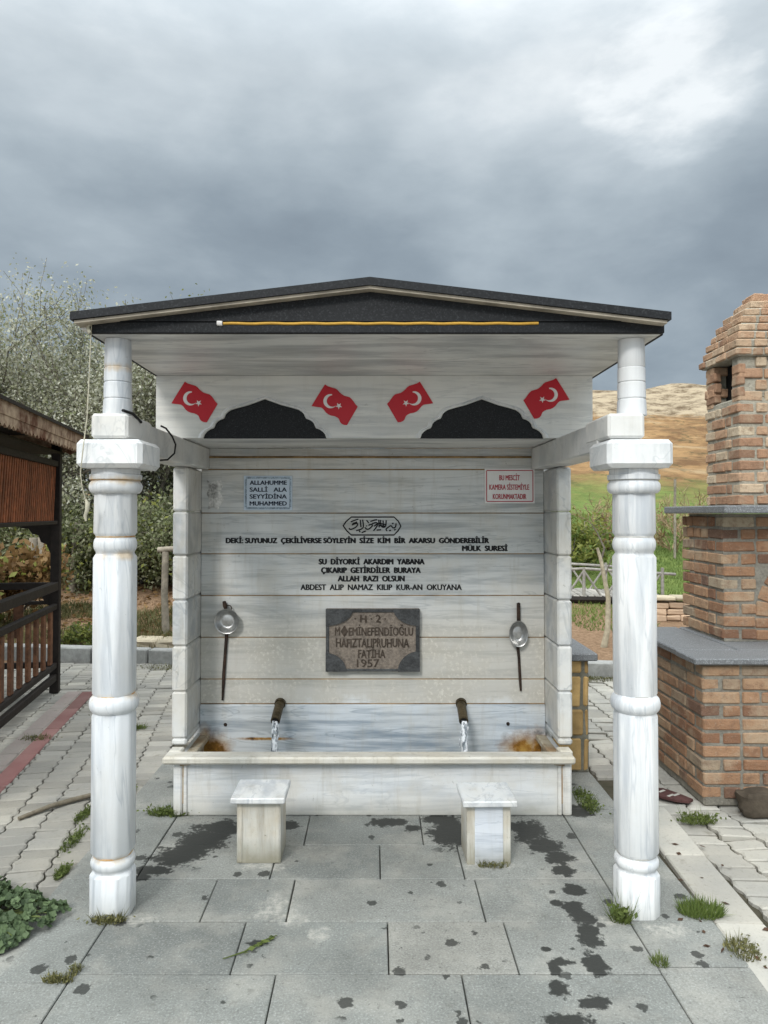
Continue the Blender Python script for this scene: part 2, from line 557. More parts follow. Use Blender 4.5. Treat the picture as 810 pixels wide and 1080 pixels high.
def foliage(name, a, b_, trans=.38, rough=.6):
    m, nt, b = new_mat(name)
    t = tint_of(nt)
    n = noise(nt, wpos(nt), 1.3, 3)
    c = mix(nt, ramp(nt, mth(nt, 'ADD', mth(nt, 'MULTIPLY', t, .6), mth(nt, 'MULTIPLY', n, .4)), [(.2, 0.), (.8, 1.)]), a, b_)
    setin(nt, b, color=c, rough=rough, spec=.3)
    tr = N(nt, 'ShaderNodeBsdfTranslucent', {'Color': c})
    ms = N(nt, 'ShaderNodeMixShader', {0: trans, 1: b.outputs[0], 2: tr.outputs[0]})
    nt.links.new(ms.outputs[0], nt.nodes['Material Output'].inputs[0])
    return m


M['leaf_grey'] = foliage('grey_green_leaves', (.20, .21, .125), (.35, .35, .24))
M['leaf_dark'] = foliage('dark_green_leaves', (.105, .125, .055), (.22, .245, .12))
M['leaf_yellow'] = foliage('yellow_green_leaves', (.13, .15, .03), (.27, .28, .07))
M['blossom'] = foliage('pale_blossom', (.42, .425, .33), (.56, .56, .47))
M['leaf_brown'] = foliage('orange_brown_leaves', (.15, .08, .03), (.30, .19, .08))
M['mallow'] = foliage('mallow_leaves', (.030, .052, .022), (.105, .150, .070), .15)
M['weed'] = foliage('weed_leaves', (.065, .095, .022), (.16, .20, .055))
M['moss'] = foliage('dry_moss', (.07, .075, .025), (.16, .15, .06), .1)
M['grass'] = foliage('meadow_grass', (.085, .135, .030), (.180, .235, .062))
M['dry_twig'] = simple('dry_twig', (.34, .25, .15), .9, var=.4, scale=8)
M['dead_leaf'] = simple('dead_leaf', (.09, .05, .03), .8, var=.5, scale=30)


def brick_mat(name, stops):
    m, nt, b = new_mat(name)
    p = wpos(nt)
    t = tint_of(nt)
    c = ramp(nt, t, stops)
    n = noise(nt, p, 24, 6, .7)
    n2 = noise(nt, p, 110, 3, .7)
    n3 = noise(nt, p, 7, 4, .6)
    c = mix(nt, ramp(nt, n, [(.48, 0.), (.66, .65)]), c, (.19, .11, .07))
    c = mix(nt, ramp(nt, n3, [(.50, 0.), (.66, .6)]), c, (.40, .315, .22))
    c = mix(nt, ramp(nt, n2, [(.58, 0.), (.70, .45)]), c, (.36, .31, .25))
    setin(nt, b, color=c, rough=.92, spec=.2, normal=bump(nt, mth(nt, 'ADD', n, mth(nt, 'MULTIPLY', n2, .5)), .85, .012))
    return m


M['brick'] = brick_mat('old_brick', [(0, (.14, .085, .062)), (.12, (.22, .115, .068)), (.38, (.28, .155, .09)), (.66, (.33, .195, .115)), (.88, (.36, .235, .145)), (.96, (.27, .21, .15)), (1, (.42, .35, .25))])
M['brick_tan_lit'] = brick_mat('tan_lit_brick', [(0, (.22, .135, .09)), (.2, (.36, .21, .13)), (.5, (.43, .275, .175)), (.8, (.47, .33, .22)), (1, (.52, .43, .31))])  # tan chimney brick, its colour also lightened for the light falling on it
M['mortar_pale_lit'] = simple('pale_lit_mortar', (.40, .37, .30), .95, var=.35, scale=55, bmp=.9)  # cream chimney mortar, lightened in colour along with the lit bricks

WET = [(-0.899, 3.313, 0.128, 0.092), (-0.816, 3.503, 0.126, 0.148), (-0.754, 3.64, 0.103, 0.101), (-0.971, 3.2, 0.091, 0.051), (-0.858, 3.405, 0.109, 0.098),
       (-0.452, 3.662, 0.07, 0.067), (0.067, 3.695, 0.104, 0.057), (0.182, 3.629, 0.047, 0.044), (0.363, 3.576, 0.111, 0.176), (0.331, 3.729, 0.106, 0.07),
       (0.74, 3.597, 0.093, 0.132), (0.782, 3.454, 0.089, 0.101), (0.822, 3.331, 0.077, 0.074), (0.818, 3.2, 0.058, 0.051), (0.82, 3.04, 0.047, 0.054),
       (0.777, 2.91, 0.045, 0.049), (0.792, 2.829, 0.054, 0.067), (0.787, 2.716, 0.046, 0.08), (0.759, 2.552, 0.042, 0.071), (0.642, 2.557, 0.046, 0.032),
       (0.612, 2.515, 0.023, 0.042), (0.594, 2.416, 0.04, 0.043), (0.694, 2.346, 0.051, 0.037), (0.591, 2.264, 0.076, 0.038), (0.61, 2.628, 0.02, 0.014),
       (0.724, 2.938, 0.03, 0.025), (-0.428, 2.668, 0.038, 0.024), (-0.993, 3.142, 0.04, 0.033), (1.057, 3.835, 0.079, 0.087)]
LIME = [(-.41, 2.90, .09, .12), (-.32, 2.84, .07, .09), (-.20, 2.72, .06, .05), (-.92, 2.83, .10, .05), (.90, 2.80, .08, .05), (-.5, 3.25, .15, .05), (.5, 3.24, .15, .05), (1.1, 2.75, .10, .06)]


def slab_mat():
    m, nt, b = new_mat('grey_paving_granite')
    p = wpos(nt)
    t = tint_of(nt)
    n = noise(nt, p, 130, 3, .75)
    n2 = noise(nt, p, 4, 5, .6)
    n3 = noise(nt, p, 28, 5, .7)
    c = ramp(nt, t, [(0, (.150, .158, .150)), (.45, (.195, .203, .190)), (.8, (.235, .238, .220)), (1, (.265, .25, .215))])
    c = mix(nt, ramp(nt, n, [(.36, .55), (.5, 0.)]), c, (.13, .135, .13))
    c = mix(nt, ramp(nt, n, [(.54, 0.), (.68, .6)]), c, (.37, .385, .37))
    c = mix(nt, ramp(nt, n2, [(.48, 0.), (.66, .5)]), c, (.33, .32, .285))
    c = mix(nt, ramp(nt, n3, [(.56, 0.), (.68, .6)]), c, (.15, .15, .135))
    lime = ramp(nt, ellipses(nt, p, LIME, (0, 1), 1.0, 12), [(.4, .6), (1.1, 0.)])
    pitn = noise(nt, p, 60, 4, .75)
    c = mix(nt, ramp(nt, pitn, [(.60, 0.), (.67, .75)]), c, (.10, .10, .09))
    bl = noise(nt, p, 1.7, 6, .7)
    c = mix(nt, 1.0, c, ramp(nt, bl, [(.35, .80), (.62, 1.12)]), 'MULTIPLY')
    lime = mth(nt, 'MULTIPLY', lime, ramp(nt, n3, [(.42, .15), (.6, 1.)]))
    c = mix(nt, lime, c, (.46, .445, .40))
    wet = ellipses(nt, p, WET, (0, 1), .85, 13)
    damp = ramp(nt, wet, [(.95, .42), (1.55, 0.)])
    c = mix(nt, damp, c, (.085, .088, .082))
    wf = ramp(nt, wet, [(.78, 1.), (1.06, 0.)])
    # drops
    vo = N(nt, 'ShaderNodeTexVoronoi', {'Vector': N(nt, 'ShaderNodeVectorMath', {0: p, 1: N(nt, 'ShaderNodeTexNoise', {'Vector': p, 'Scale': 22.0}).outputs['Color']}, operation='ADD').outputs[0] if False else p, 'Scale': 10.5, 'Randomness': 1.0})
    dropn = mth(nt, 'ADD', vo.outputs['Distance'], mth(nt, 'MULTIPLY', mth(nt, 'SUBTRACT', noise(nt, p, 40, 5, .65), .5), .55))
    r_ = mth(nt, 'MULTIPLY', N(nt, 'ShaderNodeSeparateXYZ', {0: vo.outputs['Color']}).outputs[0], .33)
    area = ramp(nt, N(nt, 'ShaderNodeSeparateXYZ', {0: vo.outputs['Color']}).outputs[1], [(.05, 0.), (.07, 1.)])
    area = mth(nt, 'MULTIPLY', area, ramp(nt, noise(nt, p, 2.6, 3, .5), [(.40, 0.), (.45, 1.)]))
    drop = mth(nt, 'MULTIPLY', ramp(nt, mth(nt, 'SUBTRACT', mth(nt, 'SUBTRACT', r_, .02), dropn), [(0, 0.), (.035, 1.)]), area)
    wf = mth(nt, 'MAXIMUM', wf, mth(nt, 'MULTIPLY', drop, .9))
    c = mix(nt, mth(nt, 'MULTIPLY', wf, .90), c, (.022, .023, .021))
    setin(nt, b, color=c, rough=mth(nt, 'SUBTRACT', .85, mth(nt, 'MULTIPLY', wf, .30)), spec=.16,
          normal=bump(nt, mth(nt, 'ADD', n3, mth(nt, 'MULTIPLY', n, .6)), .30, .004))
    return m


M['slab'] = slab_mat()


def paver_mat(name, base, warm):
    m, nt, b = new_mat(name)
    p = wpos(nt)
    t = tint_of(nt)
    n = noise(nt, p, 60, 5, .7)
    n2 = noise(nt, p, 2.2, 5, .6)
    c = mix(nt, ramp(nt, n2, [(.4, 0.), (.7, 1.)]), base, warm)
    c = mix(nt, 1., c, ramp(nt, t, [(0, .72), (1, 1.16)]), 'MULTIPLY')
    c = mix(nt, ramp(nt, n, [(.55, 0.), (.75, .5)]), c, (.17, .16, .13))
    dp = noise(nt, p, 9, 6, .7)
    c = mix(nt, ramp(nt, dp, [(.60, 0.), (.72, .55)]), c, (.15, .135, .10))
    setin(nt, b, color=c, rough=.95, spec=.12, normal=bump(nt, mth(nt, 'ADD', n, dp), .45, .006))
    return m


M['paver'] = paver_mat('grey_paver', (.27, .262, .238), (.35, .33, .285))
M['paver_pale'] = paver_mat('pale_paver', (.34, .33, .30), (.44, .415, .36))
M['paint_red'] = paver_mat('worn_red_paint', (.21, .105, .10), (.27, .165, .15))
M['paint_pink'] = paver_mat('faded_pink_paint', (.26, .215, .20), (.29, .26, .235))


def terrain_mat():
    m, nt, b = new_mat('meadow_and_hill')
    p = wpos(nt)
    x, y, z = N(nt, 'ShaderNodeSeparateXYZ', {0: p}).outputs
    n = noise(nt, p, .35, 6, .65)
    n1 = noise(nt, p, 3.0, 6, .7)
    nf = noise(nt, p, 22, 5, .7)
    soil = mix(nt, ramp(nt, nf, [(.35, 0.), (.65, 1.)]), (.155, .095, .055), (.30, .20, .125))
    grass = mix(nt, ramp(nt, n1, [(.35, 0.), (.65, 1.)]), (.080, .125, .030), (.160, .205, .055))
    gm = ramp(nt, mth(nt, 'ADD', mth(nt, 'MULTIPLY', mth(nt, 'SUBTRACT', n1, .5), 5.0), y), [(0, 0.), (1, 1.)])
    yy = mth(nt, 'DIVIDE', mth(nt, 'SUBTRACT', y, 10.0), 3.0, True)
    gm = ramp(nt, mth(nt, 'ADD', yy, mth(nt, 'MULTIPLY', mth(nt, 'SUBTRACT', n1, .5), 1.2)), [(.38, 0.), (.62, 1.)])
    right = ramp(nt, mth(nt, 'ADD', mth(nt, 'MULTIPLY', x, .5), mth(nt, 'SUBTRACT', n, .5)), [(0, 0.), (.5, 1.)])
    c = mix(nt, mth(nt, 'MULTIPLY', gm, mth(nt, 'ADD', .35, mth(nt, 'MULTIPLY', right, .65))), soil, grass)
    dry = mix(nt, ramp(nt, noise(nt, vmul(nt, p, (.6, .35, 2.2)), .55, 9, .75), [(.42, 0.), (.58, 1.)]), (.140, .078, .036), (.30, .185, .085))
    dm = ramp(nt, mth(nt, 'ADD', mth(nt, 'MULTIPLY', z, .1), mth(nt, 'MULTIPLY', mth(nt, 'SUBTRACT', n, .5), .35)), [(.20, 0.), (.34, 1.)])
    scrub = ramp(nt, noise(nt, vmul(nt, p, (1, .45, 1.6)), .9, 6, .7), [(.55, 0.), (.61, .8)])
    dry = mix(nt, scrub, dry, (.075, .060, .028))
    bare = ramp(nt, noise(nt, vmul(nt, p, (.35, .2, 1.8)), .35, 5, .6), [(.56, 0.), (.62, .7)])
    dry = mix(nt, bare, dry, (.36, .27, .16))
    c = mix(nt, dm, c, dry)
    rk = noise(nt, vmul(nt, p, (1, 1, 2.2)), .34, 10, .75)
    cliff = mix(nt, ramp(nt, rk, [(.40, 0.), (.49, .6), (.56, 1.)]), (.115, .082, .050), (.36, .295, .205))
    cm = ramp(nt, mth(nt, 'ADD', mth(nt, 'MULTIPLY', z, .05), mth(nt, 'MULTIPLY', mth(nt, 'SUBTRACT', n, .5), .35)), [(.82, 0.), (.92, 1.)])
    c = mix(nt, cm, c, cliff)
    setin(nt, b, color=c, rough=.95, spec=.15, normal=bump(nt, mth(nt, 'ADD', nf, mth(nt, 'MULTIPLY', rk, 4.0)), .7, .05))
    return m


M['terrain'] = terrain_mat()
M['bed'] = simple('paving_bed', (.075, .066, .048), .95, var=.5, scale=14, bmp=.6, col2=(.045, .042, .026))


def water_mat(name, stream):
    m, nt, b = new_mat(name)
    p = wpos(nt)
    n = noise(nt, vmul(nt, p, (1, 1, .35 if stream else 1)), 70 if stream else 26, 4, .6)
    if stream:
        c = ramp(nt, n, [(.42, (.50, .55, .58)), (.56, (.95, .97, 1.0))])
        setin(nt, b, color=c, rough=.12, trans=mth(nt, 'SUBTRACT', .95, ramp(nt, n, [(.44, 0.), (.56, .7)])), IOR=1.33, normal=bump(nt, n, .9, .01))
    else:
        setin(nt, b, color=(.55, .66, .70), rough=.04, trans=.85, IOR=1.33, normal=bump(nt, n, .35, .01))
    return m


M['water'] = water_mat('basin_water', False)
M['stream'] = water_mat('falling_water', True)

# ------------------------------------------------------------------ setting: terrain
RP = [(-20, -.05), (7.4, -.05), (8, .02), (11, .10), (15, .38), (25, 1.6), (35, 3.6), (60, 7.6), (120, 17.5), (127, 21.0), (140, 25.5), (170, 26), (260, 20), (500, 12)]
LP = [(-20, -.05), (7.7, -.05), (8.2, .10), (9, .16), (12, .46), (16, .9), (25, 1.3), (60, 2.2), (120, 5), (500, 8)]


def interp(tab, y):
    return float(np.interp(y, [a for a, _ in tab], [b for _, b in tab]))


def ground_z(x, y):
    k = min(1, max(0, (x / max(y, 1) + .12) / .25))
    k = k * k * (3 - 2 * k)
    z = interp(LP, y) * (1 - k) + interp(RP, y) * k
    if y > 7.6:
        amp = min(.8, (y - 7.6) * .015)
        z += amp * (mnoise.noise(Vector((x * .15, y * .15, 0))) + .5 * mnoise.noise(Vector((x * .6, y * .6, 3))) * min(1, 12 / y * 1.2))
        if y > 118:
            z += .045 * (x - 50) + .9 * mnoise.noise(Vector((x * .09, y * .09, 2))) + .7 * mnoise.noise(Vector((x * .035, 4.2, 0))) + .5 * mnoise.noise(Vector((x * .16, y * .1, 9)))
    return z


ys = list(np.arange(-6, 7, 1.0)) + list(np.arange(7, 20, .25)) + list(np.arange(20, 60, 1.0)) + list(np.arange(60, 150, 1.5)) + [160, 180, 210, 260, 340, 500]
us = np.concatenate([np.linspace(-3.0, -1.2, 20), np.linspace(-1.15, 1.15, 150), np.linspace(1.2, 3.0, 20)])
tb = MB()
vv = []
for y in ys:
    for u in us:
        x = u * (8 + max(y, 0) * .9)
        vv.append((x, y, ground_z(x, y)))
nu = len(us)
ff = []
for j in range(len(ys) - 1):
    for i in range(nu - 1):
        ff.append([j * nu + i, j * nu + i + 1, (j + 1) * nu + i + 1, (j + 1) * nu + i])
tb.add(vv, ff, .5)
tag(tb.build('ground', M['terrain'], smooth=60), kind='structure')
bd = MB()
bd.add([(-6, -1, -.026), (6, -1, -.026), (6, 6.75, -.026), (-6, 7.9, -.026)], [[0, 1, 2, 3]])
tag(bd.build('paving_bed', M['bed']), kind='structure')

# ------------------------------------------------------------------ setting: slab apron
ROWS = [.87, 1.19, 1.52, 1.845, 2.165, 2.489, 2.805, 3.128, 3.444, 3.775]
JX = {2.165: [-.335, .29, ], 2.489: [-.49, .045, .485], 2.805: [-.668, -.34, .42], 3.128: [-.45, .02, .38], 3.444: [-.335, .225]}
ap = MB()


def slab(x0, x1, y0, y1, tint=None, mb=ap, top=0.0):
    g = .0024
    mb.cbox(((x0 + x1) / 2, (y0 + y1) / 2, top - .02 + random.uniform(-.0012, .0008)), (x1 - x0 - 2 * g, y1 - y0 - 2 * g, .04), .003, 0, tint, .0008)


for a, b2 in zip(ROWS[:-1], ROWS[1:]):
    js = JX.get(a) or [random.uniform(-.6, -.3), random.uniform(.1, .5)]
    xs = [-1.016] + js + [.965]
    for i, (p, q) in enumerate(zip(xs[:-1], xs[1:])):
        t = random.uniform(.1, .75)
        if a == 2.489 and i == 2:
            t = .86
        slab(p, q, a, b2, t)
for ysl in ([.9, 1.6, 2.445, 3.13, 3.85, 4.58],):
    for a, b2 in zip(ysl[:-1], ysl[1:]):
        slab(-1.322, -1.016, a, b2, random.uniform(.4, .85))
for a, b2 in zip([.9, 1.7, 2.53, 3.37, 3.86, 4.36], [1.7, 2.53, 3.37, 3.86, 4.36, 4.9]):
    slab(.965, 1.285, a, b2, random.uniform(.3, .9))
for a, b2 in ((3.775, 4.6),):
    slab(-1.016, -.3, a, b2, .4)
    slab(-.3, .4, a, b2, .5)
    slab(.4, .965, a, b2, .5)
tag(ap.build('paving_slabs', M['slab']), kind='structure')
kb = MB()
for a in np.arange(.6, 3.9, .55):
    c0 = 1.375 + (a + .27 - 2.7) * .05
    kb.cbox((c0, a + .275, -.021), (.185, .545, .04), .006, -.05, None, .002)
tag(kb.build('flush_kerb_strip', M['paver_pale']), kind='structure')


# ------------------------------------------------------------------ setting: interlocking pavers
def pavers(name, org, rz, ur, vr, keep, mat, pu=.165, pv=.105, top=-.004, mess=1.0):
    mb = MB()
    ca, sa = math.cos(rz), math.sin(rz)

    def wpt(u, v, z):
        return (org[0] + u * ca - v * sa, org[1] + u * sa + v * ca, z)
    amp = .012
    nu_, nv_ = int((ur[1] - ur[0]) / pu), int((vr[1] - vr[0]) / pv)
    for i in range(nu_):
        for j in range(nv_):
            u0 = ur[0] + i * pu
            v0 = vr[0] + j * pv + (pv * .5 if i % 2 else 0)
            cx, cy, _ = wpt(u0 + pu / 2, v0 + pv / 2, 0)
            if not keep(cx, cy):
                continue
            g = random.uniform(.0022, .0055) * (1 + .35 * (mess > 1))
            tz = [random.uniform(-.0022, .0022) * mess for _ in range(3)]
            zc = top + random.uniform(-.003, .002) * mess
            prof = []
            for f in (0, .25, .5, .75, 1):
                ph = ((v0 + f * pv) / pv) % 1.0
                prof.append((f, amp * (1 - abs(ph - .5) * 4)))
            L = [(u0 + d + g, v0 + f * (pv - 2 * g) + g) for f, d in prof]
            Rr = [(u0 + pu + d - g, v0 + f * (pv - 2 * g) + g) for f, d in prof]
            ring = L[::-1] + Rr          # anticlockwise
            ring = Rr + L[::-1]
            mu, mv = u0 + pu / 2, v0 + pv / 2
            vs_, fs = [], []
            n = len(ring)
            for lev, (ins, dz) in enumerate(((.007, 0), (.0, -.005), (.0, -.03))):
                for (u, v) in ring:
                    k = 1 - ins / .06
                    uu, vv_ = mu + (u - mu) * k, mv + (v - mv) * k
                    z = zc + dz + tz[0] * (u - mu) / pu * 2 + tz[1] * (v - mv) / pv * 2
                    vs_.append(wpt(uu, vv_, z))
            fs.append(list(range(n)))
            for lev in range(2):
                for k in range(n):
                    k2 = (k + 1) % n
                    fs.append([lev * n + k, (lev + 1) * n + k, (lev + 1) * n + k2, lev * n + k2])
            mb.add(vs_, fs, min(1, max(0, random.gauss(.5, .22))))
    return tag(mb.build(name, mat), kind='structure')


PA = .155
pavers('paver_path', (-1.3, 2.8), PA, (-3.2, 1.0), (-2.4, 5.2), lambda x, y: x < -1.29 and y < 7.6 and y > .4, M['paver'])
pavers('paver_yard', (1.46, 2.4), 0.02, (-3.0, 3.6), (-1.8, 5.0), lambda x, y: (x > 1.42 + max(0, (y - 2.6) * .05) or (y > 4.30 and x > -1.0)) and y < 7.0 - .148 * (x - 2) and not (y < 4.9 and .9 < x < 1.27), M['paver_pale'], pu=.17, pv=.115, mess=2.2, top=-.009)
rb = MB()
for k in range(11):
    s = .6 + k * .55
    for off, w, mi in ((0, .11, 0), (-.125, .12, 1)):
        if s > 6.4:
            continue
        rb.cbox((-2.46 - (s - 6.5) * math.tan(PA) - .05 + off, s, -.012), (w - .004, .545, .03), .004, PA, random.random(), .001, mi)
tag(rb.build('painted_edging', [M['paint_red'], M['paint_pink']]), kind='structure')
eb = MB()
for k in range(9):
    x = -4.3 + k * .5
    eb.cbox((x, 6.52 + .05 * (x + 2.5), -.010), (.49, .10, .03), .004, .05, None, .001)
tag(eb.build('flush_edging', M['paver']), kind='structure')
cb = MB()
for k in range(24):
    x = -7 + k * .62
    yk = 7.69 - .148 * (x + 3.14) + .07
    cb.cbox((x, yk, .04), (.605, .14, .20), .012, -.147, None, .002)
tag(cb.build('raised_kerb', M['kerb']), kind='structure')

# ------------------------------------------------------------------ the fountain
F = thing('marble_fountain', 'roofed white marble wall fountain with two front columns and a long water trough', 'fountain', (0, 3.6, 0), world=True)


def part(mb, name, mat, parent=F, smooth=None):
    return mb.build(name, mat, parent, smooth)


XL, XR = -1.003, .970          # inner faces of the piers
YW = 4.20                      # face of the back wall
wj = [.46, .60, .838, 1.077, 1.316, 1.55, 1.80]
w = MB()
for a, b2 in zip(wj[:-1], wj[1:]):
    w.cbox(((XL + XR) / 2, YW + .06, (a + b2) / 2), (XR - XL - .002, .12, b2 - a - .0015), .0035, tint=random.uniform(.1, .9))
w.cbox(((XL + XR) / 2, YW + .064, 1.862), (XR - XL - .002, .12, .122), .003, tint=.2)
w.cbox(((XL + XR) / 2, YW + .20, .97), (2.12, .10, 1.9), .003, tint=.3)
wall = part(w, 'back_wall', M['wall'])
g = MB()
for z in wj[1:] + [.46]:
    g.cbox(((XL + XR) / 2, YW + .0045, z), (XR - XL - .004, .006, .0085), .001, tint=random.random())
g.cbox(((XL + XR) / 2, YW - .001, 1.872), (XR - XL - .004, .012, .012), .003, tint=.9)
part(g, 'grout_line', M['grout'], wall)
# upper edge crust of old mortar
i = MB()
i.cbox(((XL + XR) / 2, YW + .045, .26), (XR - XL - .002, .12, .395), .004, tint=.35)
part(i, 'basin_back', M['inside'])

pj = [.316, .353, .600, .841, 1.085, 1.323, 1.558, 1.797]
for s, xo, xi in ((-1, -1.083, XL), (1, 1.047, XR)):
    m_ = MB()
    for a, b2 in zip(pj[:-1], pj[1:]):
        m_.cbox(((xo + xi) / 2, 3.9 + .19, (a + b2) / 2), (abs(xo - xi), .38, b2 - a - .002), .010, tint=random.random())
    part(m_, 'pier', M['pier'])
    m_ = MB()
    xc = -1.024 if s < 0 else .966
    m_.cbox((xc, 3.55 + .02, 1.861), (.138, 1.25, .122), .006, tint=.5)
    m_.cbox((xc, 2.955, 1.886), (.142, .31, .096), .010, tint=.8)
    # beam bottom is hidden at the front by the capital
    part(m_, 'beam', M['beam'])
    # ledge of the trough on each side
    m_ = MB()
    xs = xi - s * .028
    m_.cbox((xs, 3.975, .272), (.06, .43, .030), .005, tint=.3, ry=s * .12)
    m_.cbox((xi - s * .012, 3.98, .160), (.03, .42, .20), .003, tint=.4)
    part(m_, 'side_ledge', M['ledge'])

bs = MB()
bs.cbox((-.015, 3.805, .138), (1.90, .06, .274), .003, tint=.6)
for x in (-1.012, .982):
    bs.cbox((x, 3.800, .137), (.046, .075, .273), .008, tint=.9)
for x in (-.975, .945):
    bs.cbox((x, 3.792, .137), (.022, .05, .272), .006, tint=.95)
for x in (-1.020, .990):
    bs.cbox((x, 4.05, .137), (.03, .46, .273), .004, tint=.7)
bs.cbox((-.015, 4.0, .012), (1.95, .38, .02), .002, tint=.2)
part(bs, 'basin', M['basin'])
rm = MB()
rm.cbox((-.033, 3.768, .295), (2.094, .10, .038), .009, tint=.7)
for x in (-1.044, .992):
    rm.cbox((x, 3.858, .2955), (.07, .075, .036), .007, tint=.6)
part(rm, 'rim', M['rim'])
wa = MB()
nx, ny = 60, 14
vw = [(-1.0 + 1.96 * a / nx, 3.837 + .325 * b2 / ny, .135 + .003 * mnoise.noise(Vector((a * .9, b2 * .9, 0)))) for b2 in range(ny + 1) for a in range(nx + 1)]
wa.add(vw, [[b2 * (nx + 1) + a, b2 * (nx + 1) + a + 1, (b2 + 1) * (nx + 1) + a + 1, (b2 + 1) * (nx + 1) + a] for b2 in range(ny) for a in range(nx)])
tag(wa.build('water', M['water'], smooth=80), kind='structure')


# columns
def ring(cx, cy, z, r, k, n=56):
    out = []
    for q in range(n):
        th = 2 * math.pi * q / n
        acc = 0
        for o in range(8):
            c = math.cos(th - o * math.pi / 4)
            if c > 0:
                acc += (c * (1.0 if o % 2 == 0 else .935)) ** 40
        ro = r / acc ** (1 / 40)
        rr = ro * (1 - k) + r * 1.03 * k
        out.append((cx + rr * math.cos(th), cy + rr * math.sin(th), z))
    return out


def bulge(z0, z1, r0, r1, k, n=7):
    return [(z0 + (z1 - z0) * q / n, r0 + (r1 - r0) * math.sin(math.pi * q / n) ** .6, k) for q in range(n + 1)]


PROF = [(0, .079, 0), (.150, .079, 0), (.157, .075, .3), (.163, .070, .6), (.168, .070, .8)] + bulge(.172, .216, .071, .081, .9) + \
       [(.221, .069, .6), (.226, .071, .3), (.236, .0765, 0), (.760, .0762, 0), (.768, .074, .2), (.772, .074, .5)] + bulge(.775, .838, .078, .091, .9) + \
       [(.842, .074, .5), (.848, .0755, 0), (1.376, .0755, 0), (1.384, .072, .3), (1.392, .069, .7)] + bulge(1.399, 1.454, .071, .0795, .95) + \
       [(1.459, .069, .7), (1.466, .072, .3), (1.474, .075, 0), (1.626, .0735, 0), (1.628, .086, .9)] + bulge(1.629, 1.676, .088, .098, 1) + \
       [(1.680, .089, 1), (1.682, .096, 1), (1.700, .097, 1), (1.703, .090, 1), (1.7225, .090, 1)]
TOPP = [(1.935, .0565), (1.955, .0565), (1.996, .0545), (2.000, .0505), (2.004, .054), (2.062, .0535), (2.066, .0495), (2.070, .053), (2.121, .0525), (2.125, .049), (2.129, .052), (2.236, .0505)]
CY = 2.890
for cx, lean in ((-1.028, 0), (1.022, 0)):
    m_ = MB()
    ZT = [.168, .2, .226, .5, .772, .8, .845, 1.39, 1.43, 1.46, 1.63]
    rings = [ring(cx, CY, z, r, k) for z, r, k in PROF]
    m_.loft(rings, random.random())
    cmat = M['column'] if cx < 0 else M['column_clean']
    co = part(m_, 'column', cmat, smooth=38)
    m_ = MB()
    xc = -1.013 if cx < 0 else 1.007
    m_.cbox((xc, 2.888, 1.777), (.252, .252, .108), .016, tint=.8)
    cp = part(m_, 'capital', M['block'], co)
    m_ = MB()
    rr_ = [[(cx * .995 + r * math.cos(2 * math.pi * q / 40), CY + r * math.sin(2 * math.pi * q / 40), z) for q in range(40)] for z, r in TOPP]
    m_.loft(rr_, .6)
    part(m_, 'upper_shaft', cmat, co, smooth=38)
    for z, r in ((1.681, .0935), (.8405, .0765), (.2235, .0725), (1.4575, .0725)):
        if True:
            m_ = MB()
            m_.loft([[(cx + rr2 * math.cos(2 * math.pi * q / 40), CY + rr2 * math.sin(2 * math.pi * q / 40), z + dz) for q in range(40)] for dz, rr2 in ((-.004, r - .006), (-.003, r + .0012), (.003, r + .0012), (.004, r - .006))], random.random())
            part(m_, 'joint_ring', M['joint_rust'] if cx < 0 else M['joint_pale'], co)

# lintel panel with two arched openings
PX0, PX1, PZ0, PZ1, PY = -1.096, 1.084, 1.924, 2.236, 3.635
half = [(345, 0), (338, 22), (325, 38), (308, 50), (287, 58), (281, 68), (277, 82), (266, 96), (250, 106), (231, 113), (226, 122), (220, 138), (208, 151), (190, 163), (152, 175), (92, 191), (46, 208), (0, 225)]


def arch(cx, k=1.0, dz=0, flip=False):
    hw, hh = .3075 * k, .196 + dz
    L_ = [(cx - hw * a / 345, PZ0 + hh * b2 / 225) for a, b2 in half]
    Rr = [(cx + hw * a / 345, PZ0 + hh * b2 / 225) for a, b2 in half[:-1]][::-1]
    return L_ + Rr


A1, A2 = arch(-.553), arch(.532)
pan = MB()
pan.prism([(PX0, PZ0)] + A1 + A2 + [(PX1, PZ0), (PX1, PZ1), (PX0, PZ1)], PY, PY + .03, tint=.75)
pnl = part(pan, 'lintel_panel', M['panel'])
for cx in (-.553, .532):
    inn, outp = arch(cx, 1.0, 0), arch(cx, 1.085, .017)
    n = len(inn)
    b_ = MB()
    vs_ = []
    for (xi, zi), (xo, zo) in zip(inn, outp):
        vs_ += [(xi, PY + .004, zi), (xi * .6 + xo * .4, PY - .009, zi * .6 + zo * .4), (xo, PY - .0006, zo)]
    fs = []
    for k in range(n - 1):
        for q in range(2):
            fs.append([k * 3 + q, (k + 1) * 3 + q, (k + 1) * 3 + q + 1, k * 3 + q + 1][::-1])
    b_.add(vs_, fs, .9)
    part(b_, 'arch_border', M['block'], pnl)
    b_ = MB()
    b_.prism(arch(cx, 1.01, .003), PY + .014, PY + .029, tint=.5)
    part(b_, 'arch_inset', M['granite'], pnl)
sl = MB()
sl.cbox((-.006, 3.95, 1.9395), (2.17, .565, .028), .004, tint=.4)
part(sl, 'ceiling_slab', M['soffit'])

